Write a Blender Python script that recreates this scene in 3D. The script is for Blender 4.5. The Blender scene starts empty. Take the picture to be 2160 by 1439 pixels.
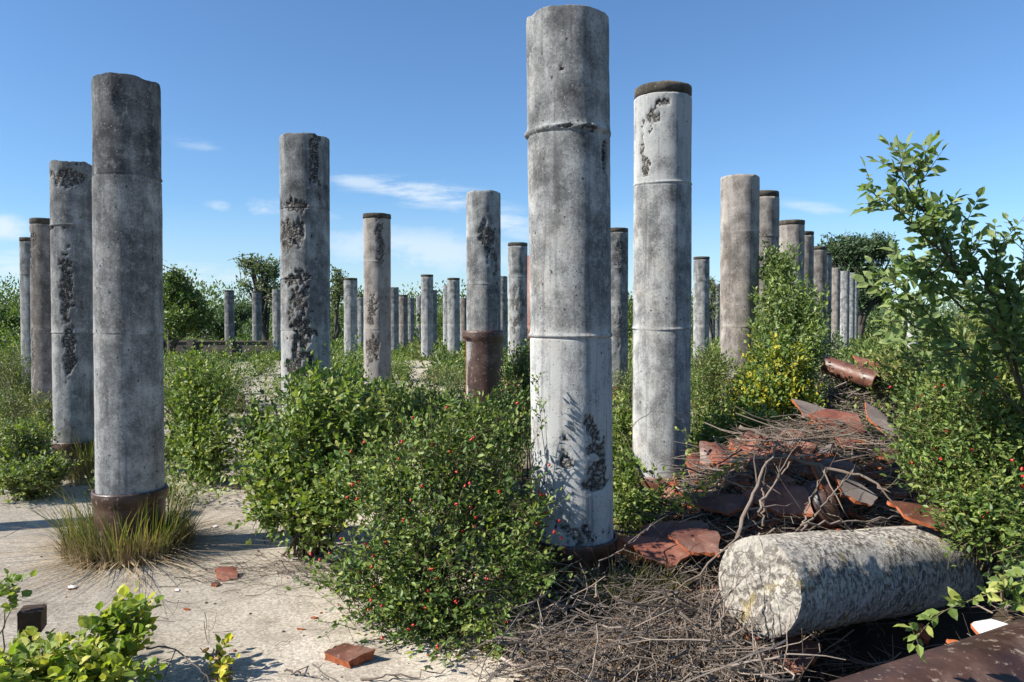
import bpy, math, random
import numpy as np
from mathutils import Vector, Matrix
RNG = np.random.default_rng(7)
S = bpy.context.scene
COL = S.collection
F = 1600.0; EYE = 1.64; PITCH = math.atan(36.5 / F)
R_ = math.radians
# ------------------------------------------------------------------ camera geometry helpers (authoring only)
fw = np.array([0, math.cos(PITCH), -math.sin(PITCH)]); upv = np.array([0, math.sin(PITCH), math.cos(PITCH)])
def P(px, py, Y):
    d = fw + np.array([1, 0, 0]) * (px - 1080) / F + upv * (-(py - 719.5) / F)
    return np.array([0, 0, EYE]) + d * (Y / d[1])
def nz(a): return a / np.maximum(np.linalg.norm(a, axis=-1, keepdims=True), 1e-9)
# ------------------------------------------------------------------ noise
def _h(i, s=0):
    i = i.astype(np.int64)
    n = (i[..., 0] * 73856093) ^ (i[..., 1] * 19349663) ^ (i[..., 2] * 83492791) ^ (s * 2654435761 % 2147483647)
    n = (n ^ (n >> 13)) * 1274126177 & 0x7fffffff
    n = (n ^ (n >> 15)) * 1911520717 & 0x7fffffff
    return ((n ^ (n >> 11)) & 0xffff) / 65535.0
def vn(p, s=0):
    i = np.floor(p); f = p - i; f = f * f * (3 - 2 * f); r = 0
    for a in (0, 1):
        for b in (0, 1):
            for c in (0, 1):
                w = (f[..., 0] if a else 1 - f[..., 0]) * (f[..., 1] if b else 1 - f[..., 1]) * (f[..., 2] if c else 1 - f[..., 2])
                r = r + w * _h(i + np.array([a, b, c]), s)
    return r
def fbm(p, o=4, s=0):
    r = 0; a = .5; t = 0
    for k in range(o):
        r = r + a * vn(p * 2 ** k + 17.3 * k, s); t += a; a *= .5
    return r / t
def worley(p, s=0):
    i = np.floor(p); best = np.full(p.shape[:-1], 9.)
    for a in (-1, 0, 1):
        for b in (-1, 0, 1):
            for c in (-1, 0, 1):
                q = i + np.array([a, b, c])
                o = np.stack([_h(q, s + 1), _h(q, s + 2), _h(q, s + 3)], -1)
                best = np.minimum(best, np.linalg.norm(q + o - p, axis=-1))
    return best
def sst(a, b, x):
    t = np.clip((x - a) / (b - a), 0, 1); return t * t * (3 - 2 * t)
# ------------------------------------------------------------------ mesh helpers
def mesh_from(name, V, FS, mats, mi=None, smooth=False, attrs=None):
    """V (N,3); FS list of (M,k) arrays; mi list of material index per FS entry"""
    me = bpy.data.meshes.new(name)
    V = np.asarray(V, np.float32)
    FS = [np.asarray(f, np.int32) for f in FS]
    keep = [k for k, f in enumerate(FS) if len(f)]
    tot = np.concatenate([np.full(len(FS[k]), FS[k].shape[1]) for k in keep]).astype(np.int32)
    loops = np.concatenate([FS[k].ravel() for k in keep]).astype(np.int32)
    start = np.concatenate([[0], np.cumsum(tot)[:-1]]).astype(np.int32)
    me.vertices.add(len(V)); me.vertices.foreach_set('co', V.ravel())
    me.loops.add(len(loops)); me.loops.foreach_set('vertex_index', loops)
    me.polygons.add(len(tot)); me.polygons.foreach_set('loop_start', start); me.polygons.foreach_set('loop_total', tot)
    if mi is not None:
        m = np.concatenate([np.full(len(FS[k]), mi[k]) for k in keep]).astype(np.int32)
        me.polygons.foreach_set('material_index', m)
    me.polygons.foreach_set('use_smooth', np.full(len(tot), smooth))
    for m in (mats if isinstance(mats, (list, tuple)) else [mats]): me.materials.append(m)
    me.update(calc_edges=True)
    if attrs:
        for k, v in attrs.items():
            a = me.attributes.new(k, 'FLOAT', 'POINT'); a.data.foreach_set('value', np.asarray(v, np.float32).ravel())
    return me
def link(name, me, parent=None, loc=None):
    o = bpy.data.objects.new(name, me); COL.objects.link(o)
    if parent is not None: o.parent = parent
    if loc is not None: o.location = [float(c) for c in loc]
    return o
def tag(o, label=None, cat=None, group=None, kind=None):
    if label: o['label'] = label
    if cat: o['category'] = cat
    if group: o['group'] = group
    if kind: o['kind'] = kind
    return o
def empty(name, loc, label, cat, group=None):
    o = bpy.data.objects.new(name, None); COL.objects.link(o); o.location = [float(c) for c in loc]
    o.empty_display_size = .1
    return tag(o, label, cat, group)
class Acc:
    def __init__(s): s.V = []; s.F = []; s.M = []; s.n = 0
    def add(s, V, FS, m=0):
        V = np.asarray(V).reshape(-1, 3)
        for f in FS:
            s.F.append(np.asarray(f) + s.n); s.M.append(m)
        s.V.append(V); s.n += len(V)
    def mesh(s, name, mats, smooth=False): return mesh_from(name, np.concatenate(s.V), s.F, mats, s.M, smooth)
def tubes(pts, rad, sides=4):
    """pts (N,K,3) rad (N,K) -> V, [quads]"""
    pts = np.asarray(pts, float); N, K, _ = pts.shape
    d = nz(np.gradient(pts, axis=1))
    ref = np.where(np.abs(d[:, :1, 2:3]) > .8, np.array([1., 0, 0]), np.array([0, 0, 1.]))
    a = nz(np.cross(d, np.broadcast_to(ref, d.shape))); b = np.cross(d, a)
    t = np.arange(sides) * 2 * np.pi / sides
    V = pts[:, :, None] + rad[:, :, None, None] * (a[:, :, None] * np.cos(t)[:, None] + b[:, :, None] * np.sin(t)[:, None])
    n, k, j = np.meshgrid(np.arange(N), np.arange(K - 1), np.arange(sides), indexing='ij')
    j2 = (j + 1) % sides; ix = lambda kk, jj: (n * K + kk) * sides + jj
    Q = np.stack([ix(k, j), ix(k, j2), ix(k + 1, j2), ix(k + 1, j)], -1).reshape(-1, 4)
    n2 = np.arange(N)[:, None] * K * sides
    FS = [Q]
    if sides > 3:
        FS += [n2 + np.arange(sides)[::-1], n2 + (K - 1) * sides + np.arange(sides)]
    return V.reshape(-1, 3), FS
LT8 = (np.array([[0, 0, 0], [.4, 0, -.05], [.75, 0, -.05], [1, 0, -.14], [.33, .5, .06], [.7, .36, .02], [.33, -.5, .06], [.7, -.36, .02]]),
       [np.array([[0, 1, 4], [5, 2, 3], [0, 6, 1], [7, 3, 2]]), np.array([[1, 2, 5, 4], [6, 7, 2, 1]])])
LT4 = (np.array([[0, 0, 0], [.45, .5, .07], [1, 0, -.08], [.45, -.5, .07]]), [np.array([[0, 2, 1], [0, 3, 2]])])
def leaves(pos, ax, nrm, L, W, T=LT8):
    ax = nz(ax); b = nz(np.cross(nrm, ax)); n = np.cross(ax, b)
    t, fs = T
    L = np.broadcast_to(L, (len(pos),)); W = L * W
    V = pos[:, None] + L[:, None, None] * (t[None, :, :1] * ax[:, None] + t[None, :, 2:] * n[:, None]) + W[:, None, None] * t[None, :, 1:2] * b[:, None]
    off = (np.arange(len(pos)) * len(t))[:, None, None]
    return V.reshape(-1, 3), [(off + f[None]).reshape(-1, f.shape[1]) for f in fs]
# ------------------------------------------------------------------ materials
class NT:
    def __init__(s, name):
        s.m = bpy.data.materials.new(name); s.m.use_nodes = True; s.t = s.m.node_tree; s.t.nodes.clear()
    def n(s, typ, props=None, **inp):
        x = s.t.nodes.new('ShaderNode' + typ)
        for k, v in (props or {}).items(): setattr(x, k, v)
        for k, v in inp.items():
            k = int(k[1:]) if k[0] == '_' else k.replace('__', ' ')
            if isinstance(v, bpy.types.NodeSocket): s.t.links.new(v, x.inputs[k])
            else: x.inputs[k].default_value = v
        return x
    def noise(s, vec, scale, detail=4, rough=.55): return s.n('TexNoise', Vector=vec, Scale=scale, Detail=detail, Roughness=rough).outputs['Fac']
    def ramp(s, fac, stops):
        x = s.n('ValToRGB', Fac=fac); e = x.color_ramp.elements
        while len(e) < len(stops): e.new(.5)
        for q, (p, c) in zip(e, stops): q.position = p; q.color = (*c, 1) if len(c) == 3 else c
        return x.outputs[0]
    def mix(s, f, a, b, mode='MIX'):
        x = s.n('Mix', dict(data_type='RGBA', blend_type=mode))
        for k, v in ((0, f), (6, a), (7, b)):
            if isinstance(v, bpy.types.NodeSocket): s.t.links.new(v, x.inputs[k])
            else: x.inputs[k].default_value = (*v, 1) if isinstance(v, tuple) and len(v) == 3 else v
        return x.outputs[2]
    def math(s, op, a, b=0., c=None, clamp=False):
        x = s.n('Math', dict(operation=op, use_clamp=clamp), _0=a, _1=b)
        if c is not None: x.inputs[2].default_value = c
        return x.outputs[0]
    def attr(s, name): return s.n('Attribute', dict(attribute_name=name)).outputs['Fac']
    def out(s, sh): s.n('OutputMaterial', Surface=sh); return s.m
    def pbr(s, col, rough=.85, bump=None, bs=.5, bd=.01, spec=.3):
        kw = {}
        if isinstance(rough, float) and rough > .84: kw['Diffuse__Roughness'] = 1.0
        if bump is not None:
            kw['Normal'] = s.n('Bump', Strength=bs, Distance=bd, Height=bump).outputs[0]
        return s.n('BsdfPrincipled', Base__Color=col, Roughness=rough, Specular__IOR__Level=spec, **kw).outputs[0]
g3 = lambda v: (v, v, v)
W_, B_ = (1, 1, 1), (0, 0, 0)
def concrete(name, tint, dark=(.065, .068, .072), light=(.42, .42, .41)):
    m = NT(name); c = m.n('TexCoord').outputs['Object']
    st = m.n('Mapping', Vector=c, Scale=(6, 6, 1.1)).outputs[0]
    streak = m.noise(st, 1.6, 7, .65)
    med = m.noise(c, 5, 8, .65); fine = m.noise(c, 60, 4, .7); vf = m.noise(c, 220, 2, .7)
    t = m.math('ADD', m.attr('tone'), m.math('MULTIPLY', m.math('SUBTRACT', streak, .5), 1.1))
    t = m.math('ADD', t, m.math('MULTIPLY', m.math('SUBTRACT', med, .5), 1.7))
    t = m.math('ADD', t, m.math('MULTIPLY', m.math('SUBTRACT', fine, .5), .8))
    t = m.math('ADD', t, m.math('MULTIPLY', m.math('SUBTRACT', vf, .5), .6))
    mid = tuple(dark[k] * .62 + light[k] * .38 for k in range(3))
    col = m.ramp(t, [(.1, dark), (.5, mid), (.9, light)])
    # warm stains
    col = m.mix(m.math('MULTIPLY', m.ramp(m.noise(c, 3.1, 5), [(.5, B_), (.75, W_)]), .45), col, m.mix(1.0, col, (1.0, .86, .72), 'MULTIPLY'))
    run = m.noise(m.n('Mapping', Vector=c, Scale=(16, 16, .7)).outputs[0], 1.5, 5, .6)
    col = m.mix(m.math('MULTIPLY', m.ramp(run, [(.54, B_), (.68, W_)]), .45), col, (.07, .068, .066))
    col = m.mix(m.math('MULTIPLY', m.ramp(m.noise(c, 13, 6, .7), [(.56, B_), (.66, W_)]), .4), col, (.52, .51, .48))
    wsp = m.n('TexVoronoi', Vector=c, Scale=33.)
    wm = m.math('MULTIPLY', m.math('LESS_THAN', wsp.outputs['Distance'], .17), m.math('GREATER_THAN', m.n('SeparateColor', Color=wsp.outputs['Color']).outputs[1], .6))
    col = m.mix(m.math('MULTIPLY', wm, .45), col, (.55, .54, .51))
    # bug holes
    v = m.n('TexVoronoi', Vector=m.n('Mapping', Vector=c, Scale=(1, 1, .8)).outputs[0], Scale=17.)
    gate = m.math('GREATER_THAN', m.n('SeparateColor', Color=v.outputs['Color']).outputs[0], .5)
    hole = m.math('MULTIPLY', m.math('LESS_THAN', m.math('ADD', v.outputs['Distance'], m.math('MULTIPLY', m.math('SUBTRACT', fine, .5), .25)), .12), gate)
    v2 = m.n('TexVoronoi', Vector=c, Scale=60.)
    gate2 = m.math('GREATER_THAN', m.n('SeparateColor', Color=v2.outputs['Color']).outputs[0], .72)
    hole2 = m.math('MULTIPLY', m.math('LESS_THAN', v2.outputs['Distance'], .2), gate2)
    holes = m.math('MAXIMUM', hole, hole2)
    col = m.mix(m.math('MULTIPLY', holes, .8), col, (.035, .03, .026))
    # broken-out aggregate
    r = m.attr('rough')
    ve = m.n('TexVoronoi', dict(feature='DISTANCE_TO_EDGE'), Vector=m.n('Mapping', Vector=m.mix(.12, c, m.n('TexNoise', Vector=c, Scale=16., Detail=5.).outputs['Color']), Scale=(1, 1, 1)).outputs[0], Scale=30.)
    stone = m.ramp(ve.outputs['Distance'], [(.0, (.03, .027, .024)), (.10, (.11, .10, .09)), (.30, (.30, .285, .265))])
    stone = m.mix(.5, stone, m.mix(1., stone, m.ramp(med, [(.3, g3(.35)), (.7, g3(1.3))]), 'MULTIPLY'))
    rm = m.ramp(m.math('ADD', r, m.math('MULTIPLY', m.math('SUBTRACT', m.noise(c, 30, 5, .75), .5), 1.4)), [(.3, B_), (.5, W_)])
    col = m.mix(rm, col, stone)
    col = m.mix(1., col, tint, 'MULTIPLY')
    h = m.math('ADD', m.math('MULTIPLY', fine, .25), m.math('MULTIPLY', vf, .15))
    h = m.math('ADD', h, m.math('MULTIPLY', med, .5))
    h = m.math('SUBTRACT', h, m.math('MULTIPLY', holes, .6))
    h = m.math('ADD', h, m.math('MULTIPLY', m.math('MULTIPLY', m.math('MINIMUM', ve.outputs['Distance'], .3), rm), 4.))
    return m.out(m.pbr(col, .92, h, .55, .012, .15))
M_CON = concrete('grey_concrete', (1, 1, 1.0))
M_CONW = concrete('buff_concrete', (1, .93, .88), (.09, .083, .078), (.37, .36, .345))
M_CAP = concrete('dark_cap_concrete', (.62, .56, .49), (.06, .06, .055), (.26, .25, .23))
def clay(name, c1, c2, rough=.38):
    m = NT(name); c = m.n('TexCoord').outputs['Object']
    n1 = m.noise(c, 6, 6, .6); n2 = m.noise(c, 50, 3)
    col = m.ramp(n1, [(.3, c1), (.55, c2), (.8, tuple(min(1, x * 1.7) for x in c2))])
    col = m.mix(m.math('MULTIPLY', m.ramp(m.noise(c, 3, 4), [(.55, B_), (.75, W_)]), .35), col, (.30, .24, .19))
    bands = m.noise(m.n('Mapping', Vector=c, Scale=(2, 2, 28)).outputs[0], 1.4, 5, .7)
    col = m.mix(m.math('MULTIPLY', m.ramp(bands, [(.55, B_), (.7, W_)]), .5), col, tuple(x * .35 for x in c1))
    col = m.mix(m.math('MULTIPLY', m.ramp(m.noise(c, 22, 5, .7), [(.58, B_), (.66, W_)]), .55), col, (.34, .27, .21))
    ro = m.ramp(n1, [(.3, g3(rough)), (.7, g3(min(1, rough + .3)))])
    return m.out(m.pbr(col, ro, m.math('ADD', n2, n1), .25, .006, .5))
M_GLAZE = clay('glazed_clay', (.05, .022, .016), (.12, .045, .028))
M_GLAZE_R = clay('red_clay', (.13, .042, .026), (.22, .075, .046), .5)
M_BROWN = clay('brown_salt_glaze', (.026, .013, .010), (.05, .024, .017), .33)
def fracture():
    m = NT('clay_fracture'); c = m.n('TexCoord').outputs['Object']; n = m.noise(c, 30, 5, .7)
    return m.out(m.pbr(m.ramp(n, [(.3, (.20, .055, .022)), (.7, (.42, .14, .065))]), .95, n, .6, .01, .1))
M_FRAC = fracture()
def leafmat(name, cols, trans=.35, spec=.35):
    m = NT(name); g = m.n('NewGeometry'); c = m.n('TexCoord').outputs['Object']
    r = m.math('ADD', m.math('MULTIPLY', g.outputs['Random Per Island'], .75), m.math('MULTIPLY', m.noise(c, 4, 3), .35))
    n = len(cols)
    stops = [(.12 + .8 * k / max(1, n - 1), cc) for k, cc in enumerate(cols)]
    col = m.ramp(r, stops)
    pb = m.n('BsdfPrincipled', Base__Color=col, Roughness=.5, Specular__IOR__Level=spec).outputs[0]
    tc = m.mix(1., col, (1.25, 1.45, .5), 'MULTIPLY')
    tr = m.n('BsdfTranslucent', Color=tc).outputs[0]
    return m.out(m.n('MixShader', _0=trans, _1=pb, _2=tr).outputs[0])
L_BRAM = leafmat('bramble_leaf', [(.07, .12, .02), (.16, .22, .035), (.30, .34, .06), (.42, .38, .08)], .4)
L_HONEY = leafmat('honeysuckle_leaf', [(.035, .065, .016), (.065, .115, .025), (.11, .17, .035), (.18, .22, .05)], .22)
L_VINE = leafmat('bright_vine_leaf', [(.06, .095, .022), (.115, .17, .038), (.195, .25, .06), (.30, .31, .08)], .34)
L_ELM = leafmat('elm_leaf', [(.08, .125, .04), (.15, .21, .07), (.26, .31, .12)], .42, .6)
L_YEL = leafmat('yellow_leaf', [(.09, .13, .02), (.22, .25, .03), (.48, .42, .045), (.58, .45, .05)], .4)
L_WEED = leafmat('weed_leaf', [(.055, .08, .022), (.11, .14, .035), (.19, .21, .055), (.25, .23, .09)], .25)
L_TREE = leafmat('tree_leaf', [(.04, .07, .035), (.065, .105, .05), (.10, .15, .07)], .3)
L_DUST = leafmat('grey_green_leaf', [(.07, .09, .04), (.12, .15, .07), (.18, .21, .11)], .3)
L_GRASS = leafmat('grass_blade', [(.045, .08, .022), (.09, .12, .035), (.19, .17, .07), (.32, .23, .12)], .35)
L_STRAW = leafmat('dry_straw', [(.16, .11, .06), (.28, .20, .12), (.42, .33, .22)], .15)
L_FAR = leafmat('thicket_leaf', [(.05, .08, .022), (.095, .135, .032), (.15, .19, .045)], .3)
L_BROWN = leafmat('dead_leaf', [(.08, .05, .03), (.16, .09, .05), (.26, .16, .08)], .15)
def barkmat(name, c1, c2):
    m = NT(name); g = m.n('NewGeometry'); c = m.n('TexCoord').outputs['Object']
    n = m.noise(c, 45, 4, .7)
    r = m.math('ADD', m.math('MULTIPLY', g.outputs['Random Per Island'], .65), m.math('MULTIPLY', n, .4))
    return m.out(m.pbr(m.ramp(r, [(.15, c1), (.9, c2)]), .9, n, .4, .004, .2))
M_TWIG = barkmat('dead_twig', (.03, .022, .017), (.31, .25, .20))
M_PALE = barkmat('bleached_twig', (.12, .09, .07), (.44, .36, .29))
M_BRANCH = barkmat('dead_branch_bark', (.10, .075, .06), (.24, .19, .155))
M_STEM = barkmat('green_brown_stem', (.045, .035, .02), (.14, .12, .06))
M_TRUNK = barkmat('tree_bark', (.05, .042, .034), (.13, .11, .09))
def berrymat():
    m = NT('red_berry'); return m.out(m.pbr((.40, .018, .012, 1), .25, None, spec=.5))
M_BERRY = berrymat()
def groundmat():
    m = NT('ground'); c = m.n('TexCoord').outputs['Object']
    big = m.noise(c, .55, 6, .6); med = m.noise(c, 3.5, 6, .65); fine = m.noise(c, 45, 5, .75); vf = m.noise(c, 160, 3, .8)
    t = m.math('ADD', m.math('MULTIPLY', med, .6), m.math('MULTIPLY', fine, .4))
    slab = m.ramp(t, [(.28, (.25, .21, .165)), (.5, (.44, .385, .31)), (.75, (.56, .50, .42))])
    sp = m.n('TexVoronoi', Vector=c, Scale=85.)
    slab = m.mix(.55, slab, m.mix(1., slab, m.ramp(m.n('SeparateColor', Color=sp.outputs['Color']).outputs[0], [(.0, g3(.45)), (.5, g3(1.)), (1., g3(1.5))]), 'MULTIPLY'))
    slab = m.mix(m.math('MULTIPLY', m.ramp(big, [(.45, B_), (.65, W_)]), .35), slab, (.25, .215, .17))
    slab = m.mix(m.math('MULTIPLY', m.ramp(m.noise(c, 2.2, 8, .72), [(.5, B_), (.62, W_)]), .45), slab, (.22, .18, .14))
    slab = m.mix(m.math('MULTIPLY', m.ramp(m.noise(c, 14, 6, .75), [(.58, B_), (.66, W_)]), .5), slab, (.16, .125, .09))
    ck = m.n('TexVoronoi', dict(feature='DISTANCE_TO_EDGE'), Vector=m.mix(.12, c, m.n('TexNoise', Vector=c, Scale=3.).outputs['Color']), Scale=.42)
    crack = m.math('MULTIPLY', m.math('LESS_THAN', ck.outputs['Distance'], .0018), m.math('GREATER_THAN', m.noise(c, 1.1, 3), .52))
    slab = m.mix(m.math('MULTIPLY', crack, .65), slab, (.07, .055, .04))
    soil = m.ramp(t, [(.3, (.014, .010, .007)), (.55, (.04, .03, .021)), (.8, (.10, .075, .05))])
    grass = m.ramp(t, [(.3, (.05, .065, .02)), (.6, (.10, .115, .04)), (.8, (.17, .16, .08))])
    col = m.mix(m.attr('soil'), slab, soil)
    col = m.mix(m.attr('green'), col, grass)
    h = m.math('ADD', m.math('MULTIPLY', fine, .6), m.math('MULTIPLY', vf, .5))
    h = m.math('SUBTRACT', h, m.math('MULTIPLY', crack, .8))
    return m.out(m.pbr(col, .95, h, .5, .012, .1))
M_GROUND = groundmat()
def plain(name, c1, c2, rough=.8, sc=12):
    m = NT(name); c = m.n('TexCoord').outputs['Object']; n = m.noise(c, sc, 6, .65)
    return m.out(m.pbr(m.ramp(n, [(.3, c1), (.7, c2)]), rough, n, .4, .01, .3))
M_WHITE = plain('white_glazed', (.55, .53, .5), (.8, .78, .75), .5)
M_RUST = plain('rusty_metal', (.018, .012, .010), (.06, .032, .02), .8, 20)
M_WALL = plain('weathered_wall', (.07, .055, .05), (.19, .16, .145), .95, 3)
# ------------------------------------------------------------------ terrain
def gh(x, y):
    x = np.asarray(x, float); y = np.asarray(y, float)
    z = .78 * np.exp(-((x - 2.5) / 1.05) ** 2 - ((y - 6.2) / .95) ** 2)
    z = z + .30 * np.exp(-((x - 1.75) / .55) ** 2 - ((y - 5.45) / .5) ** 2)
    z = z + .20 * np.exp(-((x - 1.5) / .6) ** 2 - ((y - 5.2) / .55) ** 2)
    z = z + .70 * np.exp(-((x - 3.6) / .6) ** 2 - ((y - 8.15) / .55) ** 2)
    z = z + .35 * np.exp(-((x - 4.2) / 1.3) ** 2 - ((y - 9.) / 2.2) ** 2)
    z = z - .22 * np.exp(-((x - 2.0) / .75) ** 2 - ((y - 3.55) / .5) ** 2)
    z = z + .10 * np.exp(-((x - .75) / .5) ** 2 - ((y - 3.6) / .5) ** 2)
    p = np.stack([x * .9, y * .9, x * 0 + 3.1], -1)
    z = z + .035 * (vn(p) - .5) * sst(0, 1.2, x) * (1 - sst(20, 30, y))
    return z
def axis_pts(a, b, near, d0, g):
    """graded coordinates from a..b, spacing d0 inside |near| range"""
    lo, hi = near; v = list(np.arange(lo, hi, d0)); d = d0; x = v[-1]
    while x < b: d *= g; x += d; v.append(x)
    d = d0; x = lo; L = []
    while x > a: d *= g; x -= d; L.append(x)
    return np.array(L[::-1] + v)
xs = axis_pts(-900, 900, (-4, 5), .06, 1.12); ys = axis_pts(-60, 1500, (2.8, 8.5), .06, 1.09)
X, Y = np.meshgrid(xs, ys); X = X.ravel(); Y = Y.ravel(); Z = gh(X, Y)
pp = np.stack([X, Y, X * 0], -1)
nb = fbm(pp * 1.3, 4, 3); nf = fbm(pp * 6, 3, 4)
edge = .30 - .25 * (Y - 3.5) * 0 + 0 * X
soil = sst(-.25, .15, X - (-.05 + .22 * (5.2 - np.clip(Y, 3, 5.2))) + (nb - .5) * .8 + (nf - .5) * .5) * (1 - sst(7.5, 10, Y) * .6)
green = sst(.48, .60, fbm(pp * .45, 3, 9) + sst(9, 30, Y) * .22 - .12 * (Y < 9)) * sst(7.5, 11, Y)
qx = X / np.maximum(Y, .1); green *= 1 - .9 * (((qx > -.46) & (qx < -.26)) | ((qx > -.18) & (qx < -.09))) * ((Y > 8) & (Y < 34)); green = np.maximum(green, sst(34, 42, Y)); green = np.maximum(green, sst(3, 5, X) * sst(7, 9, Y)) ; green = np.maximum(green, sst(9, 14, -X) * sst(9, 14, Y))
nx, ny = len(xs), len(ys)
i, j = np.meshgrid(np.arange(nx - 1), np.arange(ny - 1)); i = i.ravel(); j = j.ravel()
q = np.stack([j * nx + i, j * nx + i + 1, (j + 1) * nx + i + 1, (j + 1) * nx + i], -1)
tag(link('ground', mesh_from('ground', np.stack([X, Y, Z], -1), [q], M_GROUND, smooth=True, attrs=dict(soil=soil, green=green))), 'sandy concrete slab with bare soil and weeds', 'ground', kind='structure')
# ------------------------------------------------------------------ columns
def column_mesh(name, zb, zt, r, joints, patches, tones, mat, seed, seg, dz, lean=0, chip=.02, azim=0, groove=.008):
    zz = set(np.round(np.arange(zb, zt, dz), 4)) | {zt}
    for zj, k in joints:
        for o in np.linspace(-.03, .03, 13 if dz < .03 else 5): zz.add(round(zj + o, 4))
    zz = np.array(sorted(z for z in zz if zb <= z <= zt)); K = len(zz)
    th = np.arange(seg) * 2 * np.pi / seg
    TH, Zg = np.meshgrid(th, zz)                      # angle 0 faces the viewer, + to the right
    a = TH + azim
    dx, dy = np.sin(a), -np.cos(a)
    p = np.stack([dx * r, dy * r, Zg], -1) + seed * 3.7
    rr = np.full(TH.shape, r) + .006 * (fbm(p * 2.2, 3, seed) - .5)
    rr += .0035 * (fbm(p * 14, 3, seed + 1) - .5)
    tone = np.full(TH.shape, .5)
    js = sorted(zj for zj, k in joints); wob = .012 * (fbm(p[..., :3] * np.array([3, 3, 0]) + 5, 3, seed + 2) - .5) * 2
    seglev = np.zeros(TH.shape, int)
    for zj in js: seglev += (Zg + wob > zj)
    tt = np.array(list(tones) + [tones[-1]] * 10)
    tone = tt[seglev]
    hs = np.array([((seed * 7 + k * 13) % 11) / 11 - .5 for k in range(20)])
    rr += .004 * hs[seglev]
    for zj, k in joints:
        d = Zg + wob - zj
        gate = sst(.35, .55, fbm(p * np.array([4, 4, 0]) + zj, 2, seed + 3))
        rr += k * .006 * np.exp(-((d - .006 - .004 * k) / (.004 + .004 * k)) ** 2) * (.25 + .75 * gate)
        rr -= groove * np.exp(-((d + .004) / .005) ** 2) * (.3 + .7 * gate)
        tone += .18 * np.exp(-((d - .03) / .03) ** 2) * gate
    thw = (TH + np.pi) % (2 * np.pi) - np.pi
    rough = np.zeros(TH.shape); n1 = .55 * fbm(p * 8, 3, seed + 4) + .45 * fbm(p * 26, 3, seed + 5)
    for (t0, z0, rt, rz, s) in patches:
        dd = np.sqrt(((thw - t0) * r / rt) ** 2 + ((Zg - z0) / rz) ** 2)
        rough = np.maximum(rough, s * sst(.0, .35, 1.0 - dd + (n1 - .5) * 4.2))
    w = worley(p * 22, seed); w2 = worley(p * 45, seed + 9)
    rr -= rough * (.010 + .016 * w + .006 * w2 + .012 * (n1 - .3))
    zr = Zg.copy(); top = sst(zt - .12, zt, Zg)
    ct = fbm(np.stack([dx * 2.2, dy * 2.2, dx * 0 + seed], -1), 4, seed + 6)
    zr -= top * chip * np.clip((ct - .3) * 3, 0, 1.6)
    rr -= (Zg > zt - dz * .6) * chip * .25 * fbm(p * 12, 2, seed)
    V = np.stack([dx * rr + lean * zr, dy * rr, zr], -1)
    V = V.reshape(-1, 3)
    k, s_ = np.meshgrid(np.arange(K - 1), np.arange(seg), indexing='ij'); s2 = (s_ + 1) % seg
    Q = np.stack([k * seg + s_, k * seg + s2, (k + 1) * seg + s2, (k + 1) * seg + s_], -1).reshape(-1, 4)
    c = V[-seg:].mean(0) - np.array([0, 0, .01]); V = np.concatenate([V, [c]]); ci = len(V) - 1; b0 = (K - 1) * seg
    T = np.stack([b0 + np.arange(seg), b0 + (np.arange(seg) + 1) % seg, np.full(seg, ci)], -1)
    return mesh_from(name, V, [Q, T], mat, smooth=True, attrs=dict(rough=np.append(rough.ravel(), .6), tone=np.append(tone.ravel(), .6)))
def lathe(name, prof, seg, mat, seed=0, lean=0, wob=.002, tone=.4, close=False):
    prof = np.array(prof); th = np.arange(seg) * 2 * np.pi / seg
    V = []
    for r, z in prof: V.append(np.stack([np.cos(th) * r + lean * z, np.sin(th) * r, th * 0 + z], -1))
    V = np.array(V); K = len(prof)
    V += (fbm(V * 9 + seed, 2, seed)[..., None] - .5) * wob * np.stack([np.cos(th), np.sin(th), th * 0 + .6], -1)[None] * 2
    V = V.reshape(-1, 3)
    k, s_ = np.meshgrid(np.arange(K - 1), np.arange(seg), indexing='ij'); s2 = (s_ + 1) % seg
    Q = np.stack([k * seg + s_, k * seg + s2, (k + 1) * seg + s2, (k + 1) * seg + s_], -1).reshape(-1, 4)
    FS = [Q]
    if close: FS += [np.arange(seg)[None, ::-1], ((K - 1) * seg + np.arange(seg))[None]]
    return mesh_from(name, V, FS, mat, smooth=True, attrs=dict(tone=np.full(len(V), tone), rough=np.zeros(len(V))))
COLPOS = []
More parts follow.
